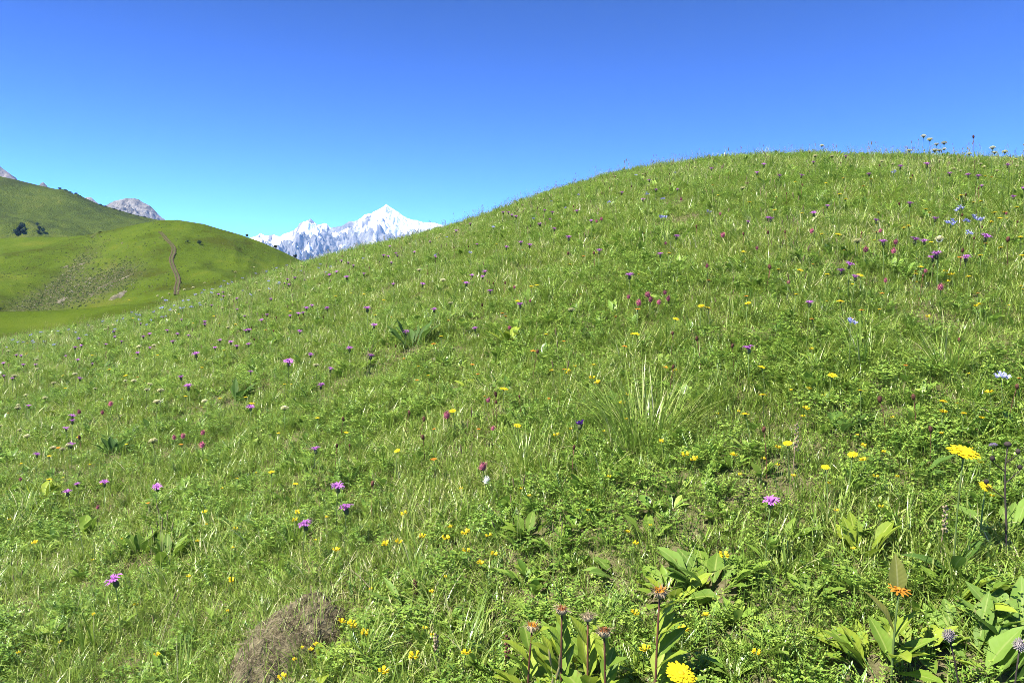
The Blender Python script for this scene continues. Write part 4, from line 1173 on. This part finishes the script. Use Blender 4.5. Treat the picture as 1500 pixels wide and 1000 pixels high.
for kind, txt in (('knap', P_KNAP), ('hawk', P_HAWK), ('tref', P_TREF), ('cream', P_CREAM), ('clov', P_CLOV), ('blue', P_BLUE), ('oran', P_ORAN), ('brow', P_BROW)):
    for w in txt.split():
        q = [float(c) for c in w.split(',')]
        c_row = crest_row(q[0]); dy = q[1] - c_row
        hs = 1.0
        if dy < 6:            # heads that stand against the sky: rooted near the crest, tall
            hs = max(1.0, (0.10 + (6 - dy) * 0.0085) / K[kind].H)
        sz = q[2] if len(q) > 2 else 1.0
        plant_flower(kind, q[0], q[1], (min(sz, 1.12) * 0.92 if kind == 'tref' else sz) * rf.uniform(0.85, 1.08), hs)

# smaller flowers that the photograph shows too faintly to place one by one: sown at about the density seen
def sow_flowers(kind, n, x0, x1, d0, d1, scale=0.8, power=1.0):
    for _ in range(n):
        px = rf.uniform(x0, x1); py = crest_row(px) + d0 + (d1 - d0) * rf.random() ** power
        plant_flower(kind, px, py, scale * rf.uniform(0.75, 1.1))
sow_flowers('knap', 16, 380, 1500, 5, 90, 0.8); sow_flowers('knap', 14, 0, 420, 4, 60, 0.85)
sow_flowers('hawk', 20, 800, 1500, 8, 220, 0.55); sow_flowers('hawk', 14, 0, 800, 8, 220, 0.55)
sow_flowers('tref', 22, 1000, 1500, 260, 520, 0.6); sow_flowers('tref', 24, 380, 1000, 330, 600, 0.6); sow_flowers('tref', 16, 0, 380, 200, 480, 0.6)
sow_flowers('blue', 34, 0, 500, 1, 16, 0.9); sow_flowers('blue', 10, 500, 1000, 2, 30, 0.8)
sow_flowers('cream', 26, 130, 460, -4, 8, 0.75); sow_flowers('cream', 22, 600, 1050, -4, 6, 0.6); sow_flowers('cream', 12, 1250, 1500, -4, 12, 0.7)
sow_flowers('cream', 16, 0, 330, 40, 170, 0.85); sow_flowers('oran', 26, 600, 1500, 20, 330, 0.7); sow_flowers('oran', 8, 0, 600, 20, 300, 0.7)
sow_flowers('brow', 46, 300, 1500, -4, 110, 0.8, 1.6); sow_flowers('brow', 14, 300, 1500, 110, 400, 0.8)
sow_flowers('clov', 14, 700, 1500, 20, 200, 0.8)
# ------------------------------------------------------------------ larger single plants
def special_flower(name, desc, kit, px, py, H, scale, stem_mat, r, leaves=(), bend=0.02, tilt=(-0.3, 0.0), cat='flower', group=None, seed=0):
    q = random.Random(seed)
    x, y, z = hit_ground(px, py, H + 0.004)
    root = bpy.data.objects.new(name, None); COL.objects.link(root); root.location = (x - bend, y, z)
    tag(root, desc, cat, group)
    obj('stem', solo('stem', lambda m: m.tube(stem_path(H, bend), [r * 1.2, r * 1.1, r, r * .95, r * .9], 7), [stem_mat]), root)
    for nm, me, many in kit:
        o = obj(nm, me, root, (bend, 0, H)); o.scale = (scale,) * 3; o.rotation_mode = 'ZYX'; o.rotation_euler = (tilt[0], tilt[1], q.random() * 6)
        if many: o['kind'] = 'stuff'
    for (f, az, L, W, lean, mat) in leaves:
        me = solo('leaf', lambda m: m.leaf((0, 0, 0), 0, L, W, lean, q.uniform(0.25, 0.75), 8, 0, q.uniform(.3, .7), 0.3, 0.12, 0.03, 0.38, q.uniform(-.3, .3), q.random() * 6), [mat])
        o = obj('leaf', me, root, (bend * f * f, 0, H * f)); o.rotation_euler = (0, 0, az)
    return root

special_flower('large_yellow_daisy', 'largest fully open yellow daisy on a tall stem, centre right', ray_head(31, 0.034, 30, (M_YELLOW, M_YELLOWC)), 1412, 660, 0.30, 1.0, M_STEM, 0.0018,
               [(0.05, 0.5, 0.14, 0.03, 0.9, M_DARKLEAF), (0.05, 2.8, 0.12, 0.03, 1.0, M_DARKLEAF), (0.08, 4.4, 0.12, 0.03, 0.8, M_DARKLEAF)], 0.015, (0.28, 0.1), group='large yellow daisies', seed=1)
special_flower('large_yellow_daisy', 'smaller yellow daisy just below the tall largest daisy', ray_head(32, 0.0165, 16, (M_YELLOW, M_YELLOWC)), 1444, 710, 0.16, 1.0, M_STEM, 0.0018,
               [(0.05, 1.5, 0.08, 0.02, 0.9, M_DARKLEAF)], 0.01, (0.7, 0.2), group='large yellow daisies', seed=2)
special_flower('large_yellow_daisy', 'open yellow daisy at the bottom edge beside withered brown heads', ray_head(33, 0.029, 24, (M_YELLOW, M_YELLOWC)), 997, 984, 0.20, 1.0, M_STEM, 0.0026,
               [(0.75, 0.4, 0.08, 0.045, 0.9, M_LEAF), (0.5, 2.0, 0.09, 0.045, 1.0, M_LEAF), (0.55, 5.2, 0.09, 0.045, 1.2, M_LEAF), (0.3, 3.6, 0.1, 0.05, 0.9, M_LEAF)], 0.02, (0.35, 0.2), group='large yellow daisies', seed=3)
special_flower('orange_inula', 'single bright orange ragged flower above holed leaves', ray_head(34, 0.022, 11, (M_ORANGE, M_ORANGE)), 1317, 861, 0.20, 1.0, M_STEM, 0.0022,
               [(0.93, 1.45, 0.085, 0.036, 0.15, M_YELLOWING), (0.55, 2.7, 0.10, 0.03, 0.35, M_YELLOWING), (0.5, 0.3, 0.08, 0.035, 0.7, M_LIMELEAF), (0.3, 4.6, 0.10, 0.04, 0.9, M_LIMELEAF), (0.25, 1.7, 0.11, 0.04, 0.8, M_LEAF)], 0.01, (0.3, 0.1), seed=4)

def inula(px, py, H, desc, centre, seed, rad=0.020, lime=True, nleaf=8):
    q = random.Random(seed); lv = []
    for j in range(nleaf):
        f = 0.06 + 0.86 * j / nleaf
        L = (0.102 - 0.048 * f) * q.uniform(0.85, 1.2)
        lv.append((f, q.uniform(-0.8, 3.4) if q.random() < .7 else j * 2.4, L, L * q.uniform(0.40, 0.52), q.uniform(0.3, 0.85), M_LIMELEAF if lime and q.random() > .2 else M_LEAF))
    special_flower('withered_inula', desc, withered_head(seed, rad, centre), px, py, H, 1.0, M_REDSTEM, 0.0023, lv, q.uniform(-.012, .012), (q.uniform(-.25, .05), q.uniform(-.2, .2)), 'flower', 'withered inula plants by the bottom edge', seed)
inula(780, 915, 0.20, 'withered inula with a still bright orange head, leftmost of the four in a row', M_ORANGE, 51, 0.022)
inula(823, 890, 0.23, 'withered inula with a round rust brown head, tallest of the four in a row', M_RUST, 52, 0.0205, True, 9)
inula(861, 900, 0.22, 'withered inula with a ragged pale brown head, third of the four in a row', M_DRYBRACT, 53, 0.019)
inula(885, 922, 0.21, 'withered inula with a drooping tan fringe, rightmost of the four in a row', M_RUST, 54, 0.0215)
inula(967, 864, 0.25, 'withered inula with orange-topped drooping head standing above the open yellow daisy', M_ORANGE, 55, 0.0235, True, 9)

for px, py, H, d, sd in ((1390, 928, 0.20, 'grey round seed head on a bent dark stem among large downy leaves', 61), (1494, 942, 0.19, 'grey round seed head at the edge of view above downy leaves', 62)):
    special_flower('grey_seed_head', d, ball_head(sd, 0.0105, M_GREYHEAD, 0.95, 90), px, py, H, 1.0, M_DARKSTEM, 0.0016, [(0.2, 1.0, 0.06, 0.012, 0.8, M_DARKLEAF)], -0.03 if sd == 61 else 0.01, (0.2, 0.1), 'seed head', 'grey seed heads', sd)
K_puff = clock_head(63, 0.017, M_WHITE)
special_flower('dandelion_clock', 'pale dandelion clock high on the slope below purple knapweeds', K_puff, 1376, 349, 0.12, 1.0, M_STEM, 0.0012, (), 0.01, (0, 0), 'seed head')
special_flower('white_clover', 'small whitish clover head beneath the dark pink clover', ball_head(64, 0.012, M_WHITE), 713, 702, 0.08, 1.0, M_STEM, 0.0012, (), 0.008, (0, 0))
special_flower('violet_flower', 'single deep violet flower beside the big grass tussock', knapweed_head(65, 0.75)[:1] + [('florets', solo('florets', lambda m: [m.petal((0, 0, 0), k * .9, 0.002, 0.013, 0.009, 0.0, 0.006 + 0.004 * (k % 3), tint=.5) for k in range(9)], [M_VIOLET]), True)], 849, 620, 0.11, 1.15, M_STEM, 0.0013, (), 0.01, (-0.3, 0))
special_flower('lilac_flower', 'small pale lilac flower head beside the largest daisy', dome_head(66, 0.011, simple_mat('lilac_floret', (0.50, 0.40, 0.56), 0.7, 0.2, 0.2, 0.1), 0.6, 30), 1455, 651, 0.14, 1.0, M_STEM, 0.0012, (), 0.01, (-0.3, 0))

def rosette(px, py, n, L, W, lean, mat, label, seed, curl=(0.3, 0.8), rad=0.015, name='broadleaf_plant', az=None, cat='plant', group='broad-leaved plants in the meadow'):
    q = random.Random(seed)
    x, y, z = hit_ground(px, py, 0.0)
    root = bpy.data.objects.new(name, None); COL.objects.link(root); root.location = (x, y, z); tag(root, label, cat, group)
    for k in range(n):
        a = (q.uniform(-0.7, 2.9) if q.random() < .7 else q.random() * 6.283) if az is None else az[k % len(az)] + q.uniform(-.2, .2)
        l = L * q.uniform(0.7, 1.12); mt = mat[k % len(mat)] if isinstance(mat, (list, tuple)) else mat
        me = solo('leaf', lambda m: m.leaf((0, 0, 0), 0, l, W * q.uniform(.75, 1.15), min(1.35, q.uniform(*lean) + 0.15), q.uniform(*curl), 9, 0, q.uniform(.2, .8), q.uniform(.15, .45), q.uniform(.06, .2), q.uniform(.12, .28), q.uniform(.38, .55), q.uniform(-.35, .35), q.random() * 6), [mt])
        o = obj('leaf', me, root, (math.cos(a) * rad * (1 + n / 10) * q.random(), math.sin(a) * rad * (1 + n / 10) * q.random(), 0.002)); o.rotation_euler = (0, 0, a)
    return root

rosette(246, 832, 22, 0.130, 0.046, (-0.05, 0.65), M_LEAF, 'large broad-leaved dock plant, glossy dark green, above the brown earth mound', 71)
rosette(205, 815, 14, 0.105, 0.040, (0.05, 0.7), M_LEAF, 'smaller leafy plant crowding the glossy dock plant', 72)
rosette(1040, 868, 24, 0.135, 0.046, (0.35, 1.0), [M_LEAF, M_GREYLEAF, M_LEAF], 'big pale broad-leaved plant behind the orange-topped withered head', 73)
rosette(985, 885, 17, 0.110, 0.044, (0.4, 1.1), [M_LEAF, M_LIMELEAF], 'leafy plant at the foot of the orange-topped withered head', 74)
rosette(905, 850, 3, 0.11, 0.042, (0.6, 1.1), M_GREYLEAF, 'single pale green leaf arching out beyond the big pale plant', 75, az=[2.8, 2.2, 3.4])
rosette(1262, 822, 11, 0.115, 0.038, (0.15, 0.6), M_LIMELEAF, 'upright yellow-green rosette with pale midribs', 76)
rosette(1285, 985, 14, 0.130, 0.040, (0.35, 0.95), [M_LIMELEAF, M_LEAF], 'lime green plant with insect-eaten leaves under the orange flower', 77)
rosette(1430, 1000, 20, 0.170, 0.046, (0.35, 1.1), M_GREYLEAF, 'largest downy pale-leaved plant at the lower corner', 78, (0.2, 0.6), 0.03)
rosette(1495, 955, 14, 0.150, 0.042, (0.3, 0.9), M_GREYLEAF, 'tall downy leaves rising at the edge of view by the grey seed head', 79, (0.2, 0.6), 0.03)
rosette(1400, 890, 17, 0.120, 0.034, (0.35, 0.95), [M_LEAF, M_LIMELEAF, M_GREYLEAF], 'narrow-leaved plant just above the largest downy leaves', 80)
rosette(1345, 960, 18, 0.100, 0.036, (0.4, 1.1), [M_LIMELEAF, M_LEAF], 'low lime leaves between the holed plant and the downy leaves', 81)
rosette(830, 985, 18, 0.100, 0.042, (0.3, 0.9), [M_LIMELEAF], 'lime leaves massed at the foot of the four withered heads', 82)
rosette(880, 992, 15, 0.095, 0.038, (0.3, 1.0), [M_LIMELEAF, M_LEAF], 'lower lime leaves under the rightmost withered head of the row', 83)
rosette(1335, 702, 8, 0.125, 0.034, (0.35, 0.95), M_DARKLEAF, 'dark green plant just below the largest yellow daisy', 84)
rosette(1228, 638, 8, 0.125, 0.040, (0.35, 0.95), M_DARKLEAF, 'bluish green broad-leaved plant halfway down the slope', 85)
rosette(605, 512, 18, 0.20, 0.048, (0.15, 0.9), M_DARKLEAF, 'dark leafy plant patch in the middle of the slope', 86)
rosette(520, 545, 14, 0.14, 0.040, (0.4, 1.1), M_LEAF, 'lighter leafy patch below the dark leafy patch', 87)
rosette(345, 592, 14, 0.16, 0.045, (0.1, 0.8), M_DARKLEAF, 'dark leaves below the cluster of purple knapweeds', 88)
rosette(165, 668, 16, 0.13, 0.036, (0.1, 0.9), M_DARKLEAF, 'dark fine-leaved patch left of the large cream scabious', 89)
rosette(75, 612, 8, 0.10, 0.035, (0.3, 0.9), M_LIMELEAF, 'yellow-green leaf patch near the edge of view', 90)
rosette(510, 705, 8, 0.10, 0.036, (0.4, 1.0), M_DARKLEAF, 'dark small-leaved plant above the two purple knapweeds', 91)
rosette(120, 790, 11, 0.12, 0.046, (0.1, 0.8), M_LEAF, 'broad-leaved plant beside the lone red and yellow blossom', 92)
rosette(60, 735, 11, 0.13, 0.046, (0.1, 0.8), M_LIMELEAF, 'pale broad leaves by the edge of view below the knapweeds', 93)
rosette(772, 790, 7, 0.10, 0.032, (0.25, 0.8), M_LEAF, 'upright leafy tuft above the four withered heads', 94)
rosette(745, 505, 7, 0.12, 0.045, (0.2, 0.7), M_LIMELEAF, 'pale upright leaves in mid slope near the yellow hawkbits', 95)
rosette(690, 570, 7, 0.085, 0.030, (0.3, 0.9), M_LIMELEAF, 'small lime leaves next to the single big hawkbit', 96)
rosette(410, 845, 4, 0.145, 0.022, (0.4, 1.1), M_LEAF, 'long narrow plantain leaves just above the earth mound', 97, az=[2.6, 3.3, 1.2, 4.9])
rosette(600, 905, 3, 0.14, 0.022, (0.5, 1.0), M_GREYLEAF, 'single long pinkish plantain leaf in the lower meadow', 98, az=[2.4, 2.9, 5.6])
rosette(1405, 640, 5, 0.13, 0.04, (0.4, 1.0), M_GREYLEAF, 'grey-green leaves behind the largest yellow daisy', 99)
rosette(1478, 800, 7, 0.15, 0.032, (0.2, 0.8), M_GREYLEAF, 'grey narrow leaves at the foot of the dead dark stem', 100)
rosette(1150, 800, 4, 0.10, 0.025, (0.4, 1.0), M_LEAF, 'slender leaves beside the tall single knapweed stem', 101)
rosette(355, 470, 8, 0.13, 0.04, (0.4, 1.0), M_DARKLEAF, 'dark leaves high on the slope below the snowy range', 102)
rosette(950, 795, 6, 0.10, 0.03, (0.3, 0.9), M_LEAF, 'small leafy tuft above the big pale plant', 103)
rosette(560, 980, 7, 0.09, 0.035, (0.4, 1.0), M_LEAF, 'low leaves at the bottom edge beside the yellow trefoils', 104)
rosette(480, 985, 6, 0.09, 0.03, (0.3, 0.9), M_LIMELEAF, 'lime leaves on the near side of the earth mound', 105)
rosette(1180, 880, 6, 0.08, 0.03, (0.4, 1.0), M_LEAF, 'small leaves between the big pale plant and the orange flower', 106)

# grass tussocks
def tussock(px, py, n, l0, l1, label, seed, rad=0.05, hi=0.72):
    q = random.Random(seed); x, y, z = hit_ground(px, py, 0.0)
    mb = MB()
    for _ in range(n):
        a = q.random() * 6.283; r = rad * math.sqrt(q.random())
        mb.strip((r * math.cos(a), r * math.sin(a), -0.01), a + q.uniform(-.6, .6), q.uniform(l0, l1), q.uniform(.003, .0055), q.uniform(0.05, 0.75), q.uniform(0.2, 1.2), 6, 0,
                 q.uniform(.3, hi) if q.random() > .07 else q.uniform(.85, 1), q.uniform(-.8, .8))
    root = bpy.data.objects.new('grass_tussock', None); COL.objects.link(root); root.location = (x, y, z); tag(root, label, 'grass tussock', 'grass tussocks')
    tag(obj('blades', mb.mesh('blades', [M_GRASS]), root), kind='stuff')
tussock(945, 648, 270, 0.17, 0.37, 'big arching tussock of long bright grass in mid meadow', 1, 0.13, 0.86)
tussock(1385, 545, 90, 0.14, 0.28, 'loose tussock of long grass high beside the blue flower spike', 2, 0.06)
tussock(1265, 535, 50, 0.14, 0.26, 'small tussock of long grass below the blue bellflower', 3, 0.05)
tussock(770, 690, 70, 0.12, 0.24, 'upright thin tussock downhill from the violet flower', 4, 0.05)
tussock(30, 760, 60, 0.14, 0.26, 'fine-bladed tussock by the edge of view among broad leaves', 5, 0.05)
tussock(880, 700, 40, 0.12, 0.22, 'short tussock just below the big arching one', 6, 0.05)
tussock(460, 905, 46, 0.06, 0.13, 'tuft of green grass sprouting from the earth mound', 7, 0.035)
tussock(1040, 600, 40, 0.12, 0.22, 'short tussock beside the big arching one, uphill', 8, 0.05)
tussock(290, 930, 40, 0.10, 0.18, 'thin tussock left of the earth mound', 9, 0.05)

# dry stalks, dead stem and loose straws
def path_between(a, ha, b, hb, sag=0.0, n=7):
    A = np.array(hit_ground(*a, ha)); A[2] += ha
    B = np.array(hit_ground(*b, hb)); B[2] += hb
    out = []
    for k in range(n):
        f = k / (n - 1); p = A + (B - A) * f; p[2] += sag * math.sin(math.pi * f); out.append(p)
    return A, [p - A for p in out]
straws = [((928, 404), .05, (940, 421), .02, .02, 'pale curved straw high on the slope beside pink clovers'), ((938, 447), .02, (953, 440), .04, .01, 'short pale straw under the pink clovers'),
          ((1437, 596), .05, (1474, 630), .02, .01, 'dry reddish straw slanting above the largest daisy'), ((1200, 842), .01, (1236, 828), .03, .01, 'bent tan straw across the turf above the orange flower'),
          ((1205, 938), .02, (1232, 928), .05, .0, 'straight yellow straw left of the holed leaves'), ((510, 833), .01, (545, 865), .05, .01, 'thin pale straw left of the withered stalk in the lower meadow'),
          ((886, 838), .01, (897, 829), .05, .0, 'short orange straw beside the arching pale leaf'), ((1008, 805), .0, (1009, 788), .06, .0, 'upright tan straw above the big pale plant'),
          ((152, 905), .02, (188, 925), .01, .0, 'reddish dead stem lying left of the earth mound'), ((1055, 560), .05, (1066, 582), .02, .01, 'pale straw by the big tussock')]
for a, ha, b, hb, sag, lab in straws:
    A, path = path_between(a, ha, b, hb, sag)
    o = obj('dry_straw', solo('dry_straw', lambda m: m.tube(path, [0.0016, 0.0017, 0.0017, 0.0016, 0.0015, 0.0013, 0.0009], 5, 0, 0.55), [M_STRAW]), None, A)
    tag(o, lab, 'straw', 'dry straws in the turf')
def dry_spike(px, py, H, lab, seed, mat, smat):
    q = random.Random(seed); x, y, z = hit_ground(px, py, H)
    root = bpy.data.objects.new('dry_flower_spike', None); COL.objects.link(root); root.location = (x, y, z); tag(root, lab, 'dry stalk', 'dry stalks in the meadow')
    obj('stalk', solo('stalk', lambda m: m.tube(stem_path(H * 0.75, 0.008), [.0017, .0016, .0015, .0014, .0012], 5), [smat]), root)
    for k in range(16):
        f = k / 15; a = k * 2.4
        me = solo('husk', lambda m: m.lathe([(0.0005, 0), (0.0030, 0.002), (0.0032, 0.005), (0.001, 0.008)], 5), [mat])
        o = obj('husk', me, root, (0.008 + math.cos(a) * .0025, math.sin(a) * .0025, H * (0.52 + 0.45 * f))); o.rotation_euler = (0.5 * math.sin(-a), 0.5 * math.cos(a), 0)
dry_spike(1163, 620, 0.17, 'dry pale seed spike in mid meadow right of the big tussock', 1, M_DRYBRACT, M_DRYBRACT)
dry_spike(604, 850, 0.085, 'withered stalk with a dark brown head in the lower meadow', 2, M_BROWN, M_DRYBRACT)
dry_spike(634, 928, 0.10, 'withered grey stalk near the bottom edge beside trefoils', 3, M_DRYBRACT, M_DARKSTEM)
dry_spike(738, 930, 0.12, 'thin reddish stalk left of the four withered heads', 4, M_REDSTEM, M_REDSTEM)
dry_spike(1380, 740, 0.14, 'thin brown stalk below the largest yellow daisy', 5, M_DRYBRACT, M_DRYBRACT)
def dead_stem():
    x, y, z = hit_ground(1476, 655, 0.27)
    root = bpy.data.objects.new('dead_branched_stem', None); COL.objects.link(root); root.location = (x, y, z)
    tag(root, 'dead blackish branched stem at the edge of view beside the largest daisy', 'dry stalk', 'dry stalks in the meadow')
    H = 0.27
    st = obj('stem', solo('stem', lambda m: m.tube([(0.006, 0, -0.01), (0.004, 0, H * .3), (-0.002, 0, H * .6), (-0.004, 0, H * .85), (0, 0, H)], [.0027, .0024, .002, .0017, .0012], 6), [M_DARKSTEM]), root)
    for f, az, L in ((0.55, 2.9, .05), (0.68, 0.2, .05), (0.78, 3.3, .045), (0.86, 0.0, .035)):
        p0 = np.array((-0.003, 0, H * f)); d = np.array((math.cos(az) * .8, math.sin(az) * .8, .6))
        br = obj('side_branch', solo('side_branch', lambda m: m.tube([p0, p0 + d * L * .5, p0 + d * L], [.0014, .0012, .0009], 5), [M_DARKSTEM]), root)
        obj('seed_head', solo('seed_head', lambda m: m.lathe([(.001, 0), (.005, .004), (.006, .009), (.003, .013)], 7, origin=p0 + d * L), [M_DARKSTEM]), br)
    obj('seed_head', solo('seed_head', lambda m: m.lathe([(.001, 0), (.007, .004), (.009, .009), (.004, .014)], 8, origin=(0, 0, H)), [M_DARKSTEM]), root)
dead_stem()

# ------------------------------------------------------------------ the earth mound
def build_mound():
    n_a, n_r = 120, 40; a0 = math.radians(28)
    X = np.zeros((n_r, n_a)); Y = X.copy(); Z = X.copy()
    for j in range(n_r):
        f = 0.02 + 0.98 * j / (n_r - 1)
        for i in range(n_a):
            a = 2 * math.pi * i / n_a
            out = 1 + 0.22 * float(noise2(math.cos(a) * 1.6 + 2, math.sin(a) * 1.6 + 5)) + 0.08 * float(noise2(math.cos(a) * 5, math.sin(a) * 5))
            q, w = math.cos(a) * 0.18 * out * f, math.sin(a) * 0.15 * out * f
            x = MOUND[0] + q * math.cos(a0) - w * math.sin(a0); y = MOUND[1] + q * math.sin(a0) + w * math.cos(a0)
            left = 0.5 - 0.5 * math.cos(a - math.pi * 0.75)         # the uphill left rim is undercut and steeper
            h = 0.095 * (1 - f ** (2.2 + 2.5 * left)) 
            rough = 0.014 * float(noise2(x * 22, y * 22)) + 0.010 * float(noise2(x * 55, y * 55)) + 0.005 * float(noise2(x * 120, y * 120))
            X[j, i], Y[j, i] = x, y
            Z[j, i] = float(ground(x, y)) + h + rough * (1 - f ** 4) - (0.02 if j == n_r - 1 else 0)
    t = NT('mound_earth'); t.set(0.95, 0.08)
    n1 = t.noise(18, 6, 0.7, t.pos()); n2 = t.noise(140, 4, 0.7, t.pos())
    c = t.ramp(n1.outputs[0], [(0.36, (0.036, 0.029, 0.016)), (0.50, (0.105, 0.087, 0.050)), (0.64, (0.22, 0.19, 0.11))]).outputs[0]
    c = t.mix(t.ramp(n2.outputs[0], [(0.5, (0, 0, 0)), (0.7, (1, 1, 1))]).outputs[0], c, (0.29, 0.25, 0.14))
    t.color(c); t.bump(n2.outputs[0], 1.0, 0.012)
    root = bpy.data.objects.new('earth_mound', None); COL.objects.link(root)
    root.location = (MOUND[0], MOUND[1], float(ground(*MOUND))); tag(root, 'bare brown earth mound matted with dry grass, near the bottom edge', 'mound')
    g = root.location
    o = obj('soil', grid_mesh('soil', X - g.x, Y - g.y, Z - g.z, [t.m], wrap=True), root)
    q = random.Random(9); mb = MB(); gm = MB()
    for k in range(1100):
        j = int(n_r * math.sqrt(q.random()) * 0.97); i = q.randrange(n_a)
        b = (X[j, i] - g.x, Y[j, i] - g.y, Z[j, i] - g.z - 0.002)
        if q.random() < 0.5: mb.strip(b, 0.6 + q.gauss(0, 0.9) + (math.pi if q.random() < .5 else 0), q.uniform(.015, .05), q.uniform(.0012, .0024), q.uniform(1.1, 1.7), q.uniform(-.3, .4), 3, 0, q.random(), q.uniform(-.6, .6))
        else: gm.strip(b, q.random() * 6.28, q.uniform(.02, .07), .002, q.uniform(0.1, .9), q.uniform(.1, .9), 3, 0, q.uniform(.2, .9))
    tag(obj('dry_thatch', mb.mesh('dry_thatch', [M_STRAW]), root), kind='stuff')
    tag(obj('sprouting_grass', gm.mesh('sprouting_grass', [M_GRASS]), root), kind='stuff')
build_mound()

# ------------------------------------------------------------------ labels that single each flower out: which zone of the hillside, then its order there
ORD = ['first', 'second', 'third', 'fourth', 'fifth', 'sixth', 'seventh', 'eighth', 'ninth', 'tenth', 'eleventh', 'twelfth', 'thirteenth', 'fourteenth', 'fifteenth', 'sixteenth', 'seventeenth', 'eighteenth', 'nineteenth', 'twentieth']
def ordinal(i):
    return ORD[i] if i < 20 else ('twenty-' + ORD[i - 20] if i < 30 else ('thirty-' + ORD[i - 30] if i > 30 else 'thirtieth'))
def zone(px, py):
    dy = py - crest_row(px)
    if dy < 3: band = 'on the skyline'
    elif dy < 40: band = 'below the crest'
    elif dy < 110: band = 'on the upper slope'
    elif py < 520: band = 'at mid slope'
    elif py < 640: band = 'in the middle meadow'
    elif py < 780: band = 'on the lower slope'
    else: band = 'in the lowest turf'
    cols = [(200, 'under the olive slope'), (370, 'under the rutted track'), (520, 'under the grey snowy peak'), (680, 'under the white summit'), (850, 'beyond the white summit'),
            (1000, 'left of the hilltop'), (1150, 'near the hilltop'), (1300, 'right of the hilltop'), (9999, 'towards the right edge')]
    return band + ' ' + next(t for m, t in cols if px < m)
for kind, rows in placed.items():
    cells = {}
    for r_ in rows: cells.setdefault(zone(r_[0], r_[1]), []).append(r_)
    for zn, lst in cells.items():
        lst.sort(key=lambda r_: r_[0])
        for i, (px, py, o, lab) in enumerate(lst):
            if lab: o['label'] = lab
            elif len(lst) == 1: o['label'] = 'only ' + K[kind].desc + ' ' + zn
            else: o['label'] = ordinal(i) + ' ' + K[kind].desc + ' from the left, ' + zn
print('flowers', {k: len(v) for k, v in placed.items()})
